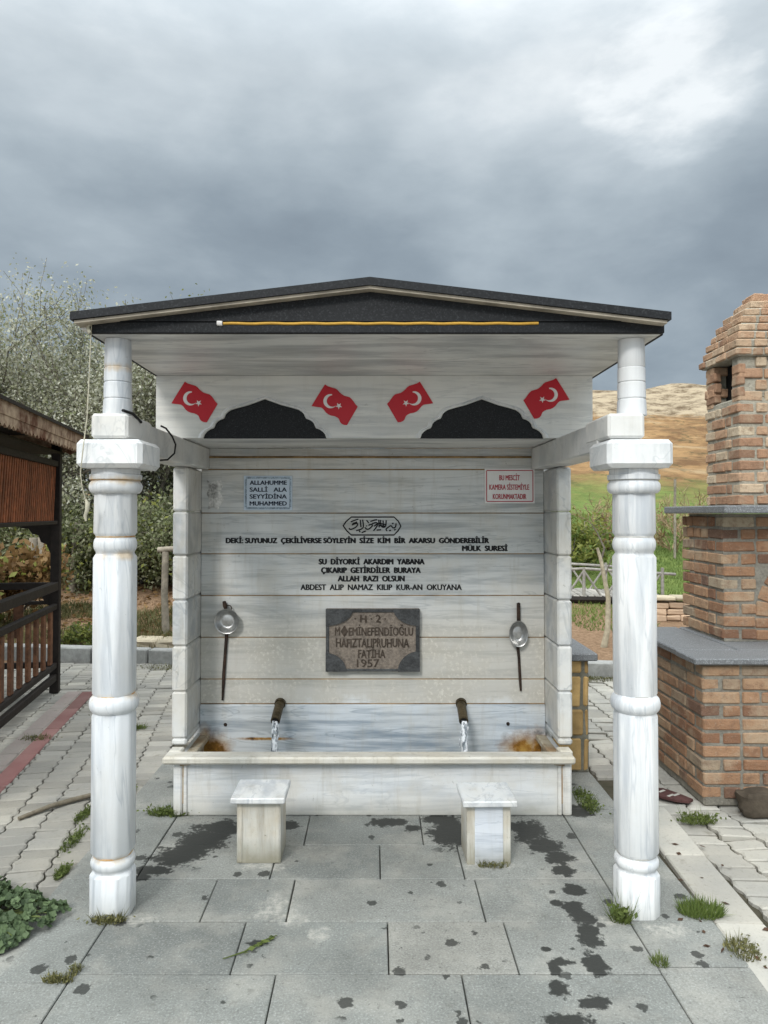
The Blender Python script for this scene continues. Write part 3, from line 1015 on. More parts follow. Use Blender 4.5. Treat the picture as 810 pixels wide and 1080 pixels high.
so = MB()
for a, b2, t in ((2.80, 3.22, .3), (3.2215, 3.70, .62), (3.7015, 4.36, .4)):
    so.cbox((.003, (a + b2) / 2, 2.2475), (2.192, b2 - a, .021), .002, tint=t)
part(so, 'soffit', M['soffit'])
fa = MB()
fa.cbox((.003, 2.789, 2.2600), (2.206, .022, .044), .003, tint=.5)
for s in (-1.098, 1.104):
    fa.cbox((s, 3.58, 2.254), (.014, 1.55, .036), .002, tint=.5)
fascia = part(fa, 'fascia', M['granite'])
for y0_, y1_ in ((2.772, 2.785), (4.28, 4.30)):
    pd = MB()
    pd.prism([(-1.10, 2.2825), (1.085, 2.2825), (-.021, 2.394)], y0_, y1_)
    part(pd, 'pediment', M['granite'])
for sx, x0 in ((-1, -1.11), (1, 1.075)):
    pd = MB()
    pd.cbox((x0, 3.55, 2.262), (.05, 1.50, .012), .002, tint=.6)
    part(pd, 'eave_lining', M['soffit'])
# roof: two thin slabs meeting at the ridge, board underneath
RX0, RX1, RZ0, RZ1, RXM = -1.146, 1.110, 2.305, 2.437, -.021
for x0, xs in ((RX0, 'l'), (RX1, 'r')):
    rf = MB()
    rf.prism([(x0, RZ0 - .030), (RXM, RZ1 - .030), (RXM, RZ1), (x0, RZ0)], 2.722, 4.40, tint=.5)
    ro = part(rf, 'roof_slab', M['granite'])
    rf = MB()
    k = -.012 if xs == 'r' else .012
    rf.prism([(x0 + k, RZ0 - .041), (RXM, RZ1 - .0415), (RXM, RZ1 - .0305), (x0 + k, RZ0 - .0305)], 2.732, 4.38, tint=.5)
    part(rf, 'roof_board', M['pitch'], ro)


# writing
def text_mesh(s, bold=.0):
    cu = bpy.data.curves.new('txt', 'FONT')
    cu.body = s
    cu.size = 1
    cu.extrude = .02
    cu.offset = bold
    cu.resolution_u = 3
    o = bpy.data.objects.new('txt', cu)
    COL.objects.link(o)
    dg = bpy.context.evaluated_depsgraph_get()
    me = bpy.data.meshes.new_from_object(o.evaluated_get(dg))
    v = np.array([p.co[:] for p in me.vertices])
    f = [list(p.vertices) for p in me.polygons]
    bpy.data.objects.remove(o)
    bpy.data.curves.remove(cu)
    bpy.data.meshes.remove(me)
    return v, f


capv, _ = text_mesh('H')
CAP = capv[:, 1].max() - capv[:, 1].min()


def letters(mb, s, x0, x1, z, cap, y, bold=.0, depth=.0012, slope=0, mat=0, jitter=0):
    """one line of raised letters; bold = stroke thickening in metres (several strikes, each a hair prouder)"""
    v, f = text_mesh(s, 0)
    kx = (x1 - x0 - 2 * bold) / (v[:, 0].max() - v[:, 0].min())
    kz = (cap - bold) / CAP
    strikes = [(0, 0)] if bold == 0 else [(-bold, 0), (-bold / 3, bold / 2), (bold / 3, -bold / 2), (bold, 0)]
    for n, (dx, dz) in enumerate(strikes):
        X = x0 + bold + (v[:, 0] - v[:, 0].min()) * kx + dx
        Z = z + bold / 2 + v[:, 1] * kz + (X - x0) * slope + dz
        Y = y - v[:, 2] / .02 * depth / 2 - n * .0002
        if jitter:
            Z = Z + jitter * np.sin(X * 140) + jitter * np.sin(X * 57 + 1)
        mb.add(list(zip(X, Y, Z)), f, .5, mat)


k_ = .005452
px = lambda p: (p - 396) * k_
for s, a, b2, z, cp_, bo in (('DEKİ: SUYUNUZ  ÇEKİLİVERSE SÖYLEYİN  SİZE  KİM  BİR  AKARSU  GÖNDEREBİLİR', 238, 516, 1.376, .032, .0035), ('MÜLK  SURESİ', 487, 535.5, 1.3315, .032, .0035),
                             ('SU  DİYORKİ  AKARDIM  YABANA', 336, 448, 1.254, .034, .0035), ('ÇIKARIP  GETİRDİLER  BURAYA', 338.5, 444, 1.205, .034, .0035), ('ALLAH  RAZI  OLSUN', 356, 427, 1.157, .034, .0033), ('ABDEST  ALIP  NAMAZ  KILIP  KUR-AN  OKUYANA', 317, 487, 1.108, .033, .0021)):
    tx = MB()
    letters(tx, s, px(a), px(b2), z, cp_, YW - .0008, bold=bo)
    part(tx, 'inscription_line', M['black_paint'], wall)
ca = MB()


def cpt(a, b2):
    return (px(350 + a / 9), YW - .001, 1.55 - ((535 + b2 / 9) - 541) * .00545)


def stroke(pts, r, closed=False):
    P = [cpt(*p) for p in pts]
    if closed:
        P = P + [P[0], P[1]]
    # smooth the polyline
    for _ in range(0 if closed else 2):
        Q = [P[0]]
        for a, b2 in zip(P[:-1], P[1:]):
            Q += [tuple(a[k] * .75 + b2[k] * .25 for k in range(3)), tuple(a[k] * .25 + b2[k] * .75 for k in range(3))]
        P = Q + [P[-1]]
    ca.tube(P, r, 6)


stroke([(108, 175), (135, 135), (185, 92), (590, 92), (630, 130), (655, 178), (630, 220), (590, 262), (185, 262), (140, 220)], .0042, True)
for st in ([(165, 195), (170, 212), (200, 205), (240, 180), (247, 150), (215, 155), (190, 168)], [(180, 138), (215, 122), (252, 112)], [(195, 155), (240, 138)], [(270, 118), (276, 188)],
           [(292, 116), (302, 185), (285, 205), (250, 215), (230, 222)], [(328, 122), (352, 148)], [(312, 190), (335, 212), (365, 198), (390, 170), (370, 158), (348, 172)],
           [(365, 135), (400, 122), (430, 116)], [(380, 155), (428, 140), (436, 165), (418, 195), (395, 222)], [(445, 118), (450, 190)], [(462, 120), (466, 188), (512, 190), (516, 122)],
           [(425, 216), (468, 212)], [(486, 125), (490, 186)], [(452, 150), (510, 165)], [(522, 225), (512, 205), (540, 185), (562, 170), (578, 196), (604, 192), (610, 152)], [(570, 156), (586, 150)],
           [(543, 222), (562, 217)], [(590, 217), (606, 208)], [(258, 222), (270, 236)], [(283, 240), (322, 224)], [(327, 172), (331, 180)], [(450, 172), (508, 180)], [(400, 180), (440, 150)]):
    stroke(st, .0042)
part(ca, 'calligraphy_cartouche', M['black_paint'], wall)
for x, z in ((-.855, .345), (.755, .350)):
    bo_ = MB()
    bo_.tube([(x, 4.186, z), (x, 4.178, z)], [.011, .008], 10)
    part(bo_, 'bolt_head', M['rust'])

# taps and water
for x, lbl in ((-.547, 'left'), (.484, 'right')):
    t_ = MB()
    t_.tube([(x + .004, 4.20, .470), (x + .002, 4.14, .453), (x, 4.05, .424), (x - .001, 4.02, .412)], .026, 16, .6)
    t_.tube([(x + .004, 4.192, .469), (x + .004, 4.172, .462)], .031, 16, .3)
    # open mouth: a dark disc paints the shade inside the pipe
    tp = part(t_, 'tap_pipe', M['brass'], smooth=40)
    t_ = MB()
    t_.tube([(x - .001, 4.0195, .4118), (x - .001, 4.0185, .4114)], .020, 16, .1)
    part(t_, 'pipe_mouth', M['soot_hollow'], tp)


def stream(x, label):
    m_ = MB()
    n, rows = 18, 26
    rings = []
    for j in range(rows + 1):
        f = j / rows
        z = .414 - .28 * f
        y = 4.018 - .035 * f ** .5
        r = .017 * (1 - .1 * f) + (.004 * f)
        rings.append([(x + r * (1 + .28 * mnoise.noise(Vector((math.cos(2 * math.pi * q / n) * 1.6, math.sin(2 * math.pi * q / n) * 1.6, f * 7 + x * 9)))) * math.cos(2 * math.pi * q / n),
                       y + r * .7 * (1 + .28 * mnoise.noise(Vector((q * .9, 5, f * 8)))) * math.sin(2 * math.pi * q / n), z) for q in range(n)])
    m_.loft(rings[::-1], .5)
    for _ in range(26):
        a = random.uniform(0, 6.3)
        f = random.random()
        rr2 = random.uniform(.014, .026)
        c = Vector((x + rr2 * math.cos(a), 4.0 + rr2 * .6 * math.sin(a), .40 - .26 * f))
        L_ = random.uniform(.008, .03)
        m_.tube([c, c - Vector((0, 0, L_ / 2)), c - Vector((0, 0, L_))], [.0012, .0028, .001], 6)
    return tag(m_.build('water_stream', M['stream'], smooth=60), label, 'water', 'water streams from the taps')


stream(-.548, 'clear water stream falling from the left tap pipe, below the ladle with the round bowl')
stream(.483, 'clear water stream falling from the right tap pipe, below the ladle with the oval bowl')

# ------------------------------------------------------------------ things on the wall
PQ = thing('stone_plaque', 'old brown carved stone plaque with dark corners set in the marble wall', 'plaque', (-.016, 4.19, .649), world=True)
q = MB()
x0, x1, z0, z1 = -.283, .252, .650, 1.004
q.cbox(((x0 + x1) / 2, 4.186, (z0 + z1) / 2), (x1 - x0, .034, z1 - z0), .004, tint=.5)
M['plaque'] = simple('brown_andesite', (.265, .222, .182), .95, var=.42, scale=70, bmp=.9, col2=(.14, .118, .10))
M['plaque_dark'] = simple('dark_basalt_frame', (.085, .088, .09), .9, var=.5, scale=80, bmp=.8)
M['carved'] = simple('carved_letters', (.085, .066, .052), .95, var=.5, scale=80, bmp=.6)
q.build('slab', M['plaque'], PQ)
q = MB()
q.cbox(((x0 + x1) / 2, 4.168, z1 - .010), (x1 - x0 - .002, .012, .018), .003)
q.cbox(((x0 + x1) / 2, 4.168, z0 + .008), (x1 - x0 - .002, .010, .014), .003)
q.cbox((x0 + .010, 4.1675, (z0 + z1) / 2), (.018, .012, z1 - z0 - .038), .003)
q.cbox((x1 - .012, 4.1675, (z0 + z1) / 2), (.022, .012, z1 - z0 - .038), .003)
q.build('frame', M['plaque_dark'], PQ)
for cx, cz, sx, sz, rx_, rz_ in ((x0, z1, 1, -1, .155, .095), (x1, z1, -1, -1, .150, .095), (x0, z0, 1, 1, .118, .105), (x1, z0, -1, 1, .125, .115)):
    q = MB()
    pts = [(cx, cz)] + [(cx + sx * rx_ * math.cos(a), cz + sz * rz_ * math.sin(a)) for a in np.linspace(0, math.pi / 2, 12)]
    q.prism(pts, 4.1585, 4.1695)
    q.build('corner_carving', M['plaque_dark'], PQ)
q = MB()
xp = lambda v: x0 + (v - 88) / (705 - 88) * (x1 - x0)
zp = lambda v: z1 - (v - 65) / (475 - 65) * (z1 - z0)
for s, a, b2, base, cp_, bo in (('· H · 2 ·', 275, 485, 155, 50, .0022), ('M◆EMİNEFENDİOĞLU', 148, 662, 240, 54, .0016), ('HAFIZTALIPRUHUNA', 155, 635, 317, 58, .0016), ('FATİHA', 300, 480, 387, 54, .0018), ('1957', 292, 440, 447, 52, .0012)):
    letters(q, s, xp(a), xp(b2), zp(base), cp_ / (475 - 65) * (z1 - z0), 4.1685, bold=bo, depth=.003, jitter=.0012)
q.build('carved_lettering', M['carved'], PQ)


def sign(name, label, x0, x1, z0, z1, y, bodymat, border, rows, ink, bold, bord_in, bord_w, group=None):
    s_ = thing(name, label, 'sign', ((x0 + x1) / 2, y, z0), world=True)
    m_ = MB()
    m_.cbox(((x0 + x1) / 2, y - .003, (z0 + z1) / 2), (x1 - x0, .004, z1 - z0), .001, tint=.5)
    m_.build('board', bodymat, s_)
    m_ = MB()
    a, b2, c, d = x0 + bord_in, x1 - bord_in, z0 + bord_in, z1 - bord_in
    for cx, cz, sx, sz in (((a + b2) / 2, d, b2 - a, bord_w), ((a + b2) / 2, c, b2 - a, bord_w), (a, (c + d) / 2, bord_w, d - c - bord_w), (b2, (c + d) / 2, bord_w, d - c - bord_w)):
        m_.cbox((cx, y - .0055, cz), (sx, .001, sz), .0002, tint=.5)
    m_.build('border', border, s_)
    m_ = MB()
    for t, fa_, fb, fz, fc in rows:
        letters(m_, t, x0 + (x1 - x0) * fa_, x0 + (x1 - x0) * fb, z0 + (z1 - z0) * fz, (z1 - z0) * fc, y - .0058, bold=bold, depth=.0006)
    m_.build('lettering', ink, s_)
    return s_


sign('wall_sign', 'small pale blue sign with dark lettering and a patterned border, upper left on the wall', -.757, -.478, 1.566, 1.765, YW, M['sign_blue'], M['sign_border'],
     [('ALLAHUMME', .12, .89, .735, .125), ('SALLİ   ALA', .12, .89, .535, .125), ('SEYYİDİNA', .12, .89, .335, .125), ('MUHAMMED', .12, .89, .135, .125)], M['navy'], .0016, .012, .012)
sign('warning_sign', 'white warning sign with red lettering inside a red frame, upper right on the wall', .628, .916, 1.606, 1.806, YW, M['white'], M['sign_red'],
     [('BU MESCİT', .29, .70, .66, .15), ('KAMERA SİSTEMİYLE', .09, .89, .39, .15), ('KORUNMAKTADIR', .16, .83, .12, .15)], M['sign_red'], .0008, .011, .005)
tp_ = MB()
pts = [(218, 506), (222, 509), (227, 507), (233, 506), (235, 513), (232, 519), (236, 527), (233, 531), (230, 538), (224, 535), (219, 537), (221, 528), (218, 521), (220, 514)]
tp_.prism([(px(a), 1.55 - (b2 - 541) * .00545) for a, b2 in pts], YW - .0025, YW - .0002)
to = tp_.build('torn_sticker', M['paper'])
tag(to, 'ragged remains of a torn grey paper sticker beside the pale blue sign', 'sticker')


# flags
FLG = [(178, 70), (196, 82), (215, 88), (245, 97), (258, 106), (270, 120), (285, 133), (300, 142), (318, 147), (335, 152), (348, 164), (360, 180), (372, 197), (386, 212), (352, 270), (318, 329), (300, 328), (284, 321), (274, 310), (270, 298), (265, 288), (255, 280), (238, 272), (215, 268), (199, 261), (185, 250), (174, 236), (165, 225), (153, 217), (140, 215), (115, 212), (93, 208), (135, 138)]
fk = .000787


def flag(cx, cz, mirror, label):
    s = -1 if mirror else 1
    o = thing('flag_sticker', label, 'sticker', (cx, PY - .001, cz), group='Turkish flag stickers on the lintel')
    P = lambda a, b2: (s * (a - 240) * fk, -(b2 - 200) * fk)
    m_ = MB()
    m_.prism([P(*p) for p in FLG], -.003, 0.0)
    m_.build('field', M['red'], o)
    m_ = MB()
    outer = [(213 + 45 * math.cos(t), 177 + 45 * math.sin(t)) for t in np.linspace(R(-40), R(-300), 30)]
    # crescent: outer arc and the inner circle that bites into it
    a0, a1 = R(38 - 12), R(322 - 12)
    oc = [(213 + 45 * math.cos(t), 177 + 45 * math.sin(t)) for t in np.linspace(a0 + .12, a1 - .12 - .35, 30)]
    cxi, cyi, ri = 226, 176, 36.5
    t0 = math.atan2(oc[-1][1] - cyi, oc[-1][0] - cxi)
    t1 = math.atan2(oc[0][1] - cyi, oc[0][0] - cxi)
    if t0 < t1:
        t0 += 2 * math.pi
    ic = [(cxi + ri * math.cos(t), cyi + ri * math.sin(t)) for t in np.linspace(t0, t1, 26)]
    m_.prism([P(*p) for p in oc + ic], -.0042, -.0026)
    m_.build('crescent', M['white'], o)
    m_ = MB()
    st = []
    for k in range(10):
        rr2 = 22 if k % 2 == 0 else 8.6
        t = R(22 + 36 * k)
        st.append((266 + rr2 * math.cos(t), 207 + rr2 * math.sin(t)))
    m_.prism([P(*p) for p in st], -.0042, -.0026)
    m_.build('star', M['white'], o)
    return o


fx = lambda p: (p - 396) / 770 * PY * 1.001
flag(fx(205), 2.104, False, 'red Turkish flag sticker at the far left end of the white lintel')
flag(fx(353), 2.090, False, 'red Turkish flag sticker just right of the left black arch, leaning down to the right')
flag(fx(432.5), 2.104, True, 'red Turkish flag sticker just left of the right black arch, leaning down to the left')
flag(fx(576.5), 2.122, True, 'red Turkish flag sticker at the far right end of the white lintel')


# ladles
def bowl(m_, cz, rx_, rz_, dep=.035):
    ra = []
    for (f, y) in ((1.02, -dep * .9), (1.0, -dep), (.95, -dep * .96), (.80, -dep * .55), (.62, -dep * .2), (.50, -dep * .06), (.46, -dep * .08), (.0001, -dep * .1)):
        ra.append([(rx_ * f * math.cos(t), y, cz + rz_ * f * math.sin(t)) for t in np.linspace(0, 2 * math.pi, 37)[:-1]])
    rb_ = []
    for (f, y) in ((.0001, .006), (.46, .005), (.66, 0), (.86, -dep * .45), (1.02, -dep * .9)):
        rb_.append([(rx_ * f * math.cos(t), y, cz + rz_ * f * math.sin(t)) for t in np.linspace(0, 2 * math.pi, 37)[:-1]])
    m_.loft(ra, .5, caps=False)
    m_.loft(rb_, .5, caps=False)


L1 = thing('ladle', 'steel ladle with a round shallow bowl and long rusty handle, hanging left of the plaque', 'ladle', (-.845, 4.188, 0), group='ladles hanging on the wall')
m_ = MB(); bowl(m_, .936, .070, .070); m_.build('bowl', M['steel'], L1, 50)
m_ = MB()
m_.tube([(-.004, .002, .875), (-.010, .002, .80), (-.022, .003, .62), (-.028, .003, .482)], [.011, .009, .010, .006], 8)
m_.build('handle', M['rust'], L1, 50)
m_ = MB()
m_.tube([(-.020, -.004, 1.045), (-.014, -.012, 1.025), (-.008, -.012, 1.0)], [.010, .013, .009], 8)
m_.tube([(.008 + .016 * math.cos(t), -.012, 1.008 + .016 * math.sin(t)) for t in np.linspace(0, 2 * math.pi, 16)], .003, 6)
m_.build('hook', M['rust'], L1, 50)
L2 = thing('ladle', 'tilted steel ladle with an oval bowl and rusty handle, hanging right of the plaque', 'ladle', (.812, 4.188, 0), group='ladles hanging on the wall')
m_ = MB(); bowl(m_, .865, .053, .073); m_.build('bowl', M['steel'], L2, 50)
m_ = MB()
m_.tube([(0, 0, .80), (.008, .002, .72), (.014, .003, .60), (.018, .003, .536)], [.009, .008, .008, .006], 8)
m_.build('handle', M['rust'], L2, 50)
m_ = MB()
m_.cbox((.004, -.012, .985), (.020, .012, .105), .003, tint=.3)
m_.cbox((.004, -.016, 1.03), (.012, .012, .02), .003, tint=.3)
m_.build('hook', M['rust'], L2)

# rope light, cord, cable
m_ = MB()
m_.tube([(-.583 + 1.206 * q / 40, 2.778, 2.275 + .0012 * math.sin(q * 1.3)) for q in range(41)], .0056, 8)
rl = m_.build('light_hose', M['rope'], smooth=60)
tag(rl, 'thin yellow light hose stretched along the black fascia under the roof', 'rope light')
m_ = MB()
m_.tube([(-.585, 2.776, 2.275), (-.605, 2.776, 2.276)], .010, 8)
m_.build('end_cap', M['white'], rl)
m_ = MB()
m_.tube([(-1.084, 2.772, 2.27), (-1.085, 2.756, 2.06), (-1.090, 2.752, 1.91), (-1.100, 2.744, 1.80), (-1.110, 2.744, 1.70), (-1.106, 2.75, 1.65), (-1.094, 2.755, 1.60), (-1.093, 2.755, 1.56)], .0022, 6)
m_.tube([(-1.093, 2.755, 1.60), (-1.086, 2.755, 1.585), (-1.088, 2.755, 1.56), (-1.095, 2.755, 1.54), (-1.092, 2.755, 1.52)], [.004, .009, .008, .007, .004], 8)
m_.tube([(-1.090, 2.775, 2.275), (-1.096, 2.765, 2.255), (-1.086, 2.765, 2.235)], .007, 6)
tag(m_.build('hanging_cord', M['cord'], smooth=60), 'frayed pale cord hanging from the roof corner beside the left column', 'cord')
m_ = MB()
P = [(-.972, 2.80, 1.945), (-.955, 2.87, 1.941), (-.949, 2.95, 1.918)]
m_.tube(P, .006, 6)
tag(m_.build('cable_tie', M['cable'], smooth=60), 'short black cable end knotted on top of the left capital block', 'cable')
m_ = MB()
m_.tube([(-.948, 3.22, 1.935), (-.935, 3.25, 1.928), (-.915, 3.28, 1.895), (-.905, 3.30, 1.86), (-.910, 3.30, 1.82), (-.935, 3.28, 1.79), (-.96, 3.25, 1.785)], .0042, 6)
tag(m_.build('black_cable', M['cable'], smooth=60), 'loose black cable wrapped round the beam behind the left capital', 'cable')


# ------------------------------------------------------------------ stools
def stool(loc, rz, label, look):
    o = thing('marble_stool', label, 'stool', loc, rz, 'low marble stools before the trough')
    m_ = MB()
    m_.cbox((0, .11, .288), (.239, .232, .027), .005, tint=.2 if look else .6)
    m_.build('seat', M['stool'], o)
    m_ = MB()
    m_.cbox((0, .13, .1365), (.194, .19, .273), .003, tint=.7 if look else .25)
    b_ = m_.build('pedestal', M['stool_side'], o)
    m_ = MB()
    if look:
        m_.cbox((0, .0335, .135), (.125, .006, .262), .002, tint=.4)
        m_.build('inlay_panel', M['stool_inlay'], b_)
    else:
        for x in (-.082, .082):
            m_ = MB()
            m_.cbox((x, .0345, .135), (.018, .006, .262), .002, tint=.9)
            m_.build('corner_trim', M['stool_side'], b_)
    return o


stool((-.517, 3.228, .0), 0, 'low white marble stool with plain stained front, on the left before the trough', 0)
s2 = stool((.502, 3.222, -.012), R(1), 'low marble stool with bluish inlaid front panel, on the right before the trough', 1)


# ------------------------------------------------------------------ brick oven
OV = thing('brick_oven', 'outdoor brick oven with stone counters and a stepped brick chimney, right of the fountain', 'brick oven', (2.3, 4.4, 0), world=True)


def bricks(mb, x0, x1, y0, y1, z0, courses, ph, bl=.215, jt=.013, bh=None, faces='fl', skip=None, taper=0.0, bw=.10, jit=.0025):
    """a rectangular shell of bricks, broken bond, corners alternating"""
    bh = bh or ph - jt
    for c in range(courses):
        z = z0 + c * ph + ph / 2
        k = taper * c
        X0, X1, Y0, Y1 = x0 + k, x1 - k, y0 + k, y1 - k
        od = c % 2

        bb = bw if 'b' in faces else 0

        def run(a, b2, start):
            out = []
            p = a + (0 if start else 0)
            first = bl if start else bl * .5
            while p < b2 - .02:
                L_ = (first if p == a else bl * random.choice((1, 1, 1, .5, 1.05)))
                e = min(b2, p + L_)
                if b2 - e < .05:
                    e = b2
                out.append((p, e))
                p = e
            return out
        a = X0 if od else X0 + .0
        for (p, e) in run(X0 + (0 if od else bw + jt * .5), X1 - (0 if od else bw), od):
            for (yy, on) in ((Y0 + bw / 2, 'f' in faces), (Y1 - bw / 2, 'b' in faces)):
                if on and not (skip and skip('f', (p + e) / 2, z)):
                    mb.cbox(((p + e) / 2, yy + random.uniform(-jit, jit), z), (e - p - jt, bw, bh + random.uniform(-.004, .002)), .006, random.uniform(-.006, .006), None, .0024, 0, 0, random.uniform(-.012, .012))
        for (p, e) in run(Y0 + (bw + jt * .5 if od else 0), Y1 - (bb if od else 0), not od):
            for (xx, on) in ((X0 + bw / 2, 'l' in faces), (X1 - bw / 2, 'r' in faces)):
                if on and not (skip and skip('l', (p + e) / 2, z)):
                    mb.cbox((xx + random.uniform(-jit, jit), (p + e) / 2, z), (bw, e - p - jt, bh + random.uniform(-.004, .002)), .006, random.uniform(-.006, .006), None, .0024, 0, random.uniform(-.012, .012), 0)


BX0, BX1, BY0, BY1 = 1.738, 3.50, 3.905, 4.87
m_ = MB(); bricks(m_, BX0, BX1, BY0, BY1, .03, 10, .0715, .21, faces='flr')
base = m_.build('brick_base', M['brick'], OV)
m_ = MB(); m_.cbox(((BX0 + BX1) / 2, (BY0 + BY1) / 2, .37), (BX1 - BX0 - .017, BY1 - BY0 - .017, .76), .01, tint=.5)
m_.build('mortar_core', M['mortar'], base)
m_ = MB()
m_.cbox(((BX0 + BX1) / 2 - .005, 3.99, .765), (BX1 - BX0 + .10, .25, .034), .006, tint=.5, jit=.001)
m_.cbox((1.86, 4.535, .766), (.34, .83, .034), .006, tint=.6, jit=.001)
m_.cbox((2.80, 4.535, .766), (1.50, .83, .032), .006, tint=.4)
m_.build('counter_slab', M['slate'], OV)
# oven body with an arched mouth
OX0, OX1, OY0, OY1 = 2.075, 3.20, 4.37, 4.95
ax, az, ar = 2.69, .93, .31


def in_arch(kind, x, z):
    if kind != 'f':
        return False
    if z > az:
        return (x - ax) ** 2 + (z - az) ** 2 < (ar + .13) ** 2
    return abs(x - ax) < ar + .10


m_ = MB(); bricks(m_, OX0, OX1, OY0, OY1, .79, 10, .0745, .20, faces='flr', skip=in_arch)
for q in range(13):
    t = math.pi * (q + .5) / 13
    m_.cbox((ax + (ar + .055) * math.cos(t), OY0 + .05, az + (ar + .055) * math.sin(t)), (.105, .10, .085), .006, 0, None, .003, 0, 0, -t)
for s in (-1, 1):
    for c in range(2):
        m_.cbox((ax + s * (ar + .055), OY0 + .05, .82 + c * .072), (.105, .10, .058), .006, 0, None, .003)
body = m_.build('oven_body', M['brick'], OV)
m_ = MB()
hole = [(ax + ar * math.cos(t), az + ar * math.sin(t)) for t in np.linspace(0, math.pi, 22)]
pol = [(OX0 + .0085, .783), (ax - ar, .783)] + hole[::-1] + [(ax + ar, .783), (OX1 - .012, .783), (OX1 - .012, 1.545), (OX0 + .0085, 1.545)]
m_.prism(pol, OY0 + .0085, OY1 - .1, tint=.5)
m_.build('mortar_core', M['mortar'], body)
m_ = MB(); m_.cbox((ax, OY1 - .07, 1.1), (.9, .05, .62), .004, tint=.2)
m_.build('firebox', M['soot_hollow'], body)
m_ = MB()
m_.cbox((2.28, 4.61, 1.571), (.57, .88, .046), .006, tint=.4, jit=.001)
m_.cbox((2.97, 4.61, 1.571), (.80, .88, .045), .006, tint=.6, jit=.001)
m_.build('upper_slab', M['slate'], OV)
# chimney
CX0, CX1, CY0, CY1 = 2.245, 2.735, 4.50, 4.96
m_ = MB()


def flue(kind, p, z):
    return kind == 'l' and 2.27 < z < 2.515 and 4.55 < p < 4.86


bricks(m_, CX0, CX1, CY0, CY1, 1.595, 13, .0715, .16, faces='flrb', skip=flue, jit=.006)
for yy, wd in ((4.545, .09), (4.875, .13)):
    for c in range(3):
        m_.cbox((CX0 + .022, yy + random.uniform(-.005, .005), 2.304 + c * .0715), (.044, wd, .058), .006, 0, random.uniform(0, .3), .003)
chim = m_.build('chimney', M['brick_tan_lit'], OV)
m_ = MB()
m_.cbox(((CX0 + CX1) / 2, (CY0 + CY1) / 2, 1.93), (CX1 - CX0 - .018, CY1 - CY0 - .018, .68), .01, tint=.5)
m_.cbox(((CX0 + CX1) / 2, CY0 + .06, 2.40), (CX1 - CX0 - .018, .09, .27), .01, tint=.5)
m_.cbox(((CX0 + CX1) / 2, CY1 - .065, 2.40), (CX1 - CX0 - .018, .08, .27), .01, tint=.5)
m_.build('mortar_core', M['mortar_pale_lit'], chim)
m_ = MB(); m_.cbox(((CX0 + CX1) / 2 + .03, (CY0 + CY1) / 2, 2.395), (.36, CY1 - CY0 - .13, .25), .004, tint=.2)
m_.build('flue_lining', M['soot_hollow'], chim)
m_ = MB()
hws = [.272, .258, .238, .218, .194, .160, .115, .075]
mc = MB()
for c, hw in enumerate(hws):
    z = 2.520 + c * .0545
    cx, cy = (CX0 + CX1) / 2, (CY0 + CY1) / 2
    if hw > .12:
        bricks(m_, cx - hw, cx + hw, cy - hw * .95, cy + hw * .95, z, 1, .0545, .17 if c % 2 else .14, .010, faces='flrb', bw=min(.10, hw * .6), jit=.006)
        mc.cbox((cx, cy, z + .028), (2 * hw - .018, 1.9 * hw - .018, .052), .008, tint=.5)
    else:
        m_.cbox((cx - hw * .45, cy - hw * .3, z + .03), (hw, hw * 1.2, .052), .008, .15, None, .006)
        m_.cbox((cx + hw * .45, cy - hw * .3, z + .03), (hw, hw * 1.2, .052), .008, -.1, None, .006)
        m_.cbox((cx, cy + hw * .5, z + .03), (hw * 1.9, hw, .050), .008, .05, None, .006)
cap = m_.build('chimney_cap', M['brick_tan_lit'], OV)
mc.build('mortar_core', M['mortar_pale_lit'], cap)


def blob_rock(name, loc, s, mat, label, cat='stone', seed=0):
    m_ = MB()
    nu_, nv_ = 14, 9
    rings = []
    for j in range(nv_ + 1):
        ph = -math.pi / 2 + math.pi * j / nv_
        row = []
        for q in range(nu_):
            th = 2 * math.pi * q / nu_
            d = Vector((math.cos(ph) * math.cos(th), math.cos(ph) * math.sin(th), math.sin(ph)))
            e = Vector([math.copysign(abs(k) ** .6, k) for k in d])
            r = 1 + .28 * mnoise.noise(d * 1.7 + Vector((seed, 0, 0)))
            row.append((loc[0] + e.x * s[0] * r, loc[1] + e.y * s[1] * r, loc[2] + e.z * s[2] * r))
        rings.append(row)
    m_.loft(rings, .5)
    return tag(m_.build(name, mat, smooth=35), label, cat)


blob_rock('stone', (1.965, 3.80, .055), (.10, .065, .065), M['rock'], 'dark squarish field stone lying against the foot of the brick oven', seed=3)
blob_rock('stone', (2.08, 3.74, .03), (.07, .05, .042), M['white_rock'], 'white stone chip on the paving beside the dark field stone', seed=8)
m_ = MB()
pts = [(1.50, 4.06), (1.54, 4.10), (1.60, 4.10), (1.66, 4.02), (1.70, 3.94), (1.665, 3.91), (1.60, 3.93), (1.54, 3.98)]
vs_ = [(a, b2, .020) for a, b2 in pts] + [(a, b2, .008) for a, b2 in pts]
n = len(pts)
m_.add(vs_, [list(range(n))[::-1], [n + q for q in range(n)]] + [[q, (q + 1) % n, n + (q + 1) % n, n + q] for q in range(n)])
pl = m_.build('iron_grate', M['iron_plate'])
tag(pl, 'flat rusty purplish iron grate lying on the pavers left of the oven', 'scrap metal')
m_ = MB()
for a, b2, rz in ((1.575, 4.05, .6), (1.60, 3.99, .6), (1.635, 4.0, .6)):
    m_.cbox((a, b2, .0206), (.05, .016, .002), .0008, rz, .9)
m_.build('slot', M['paver_pale'], pl)

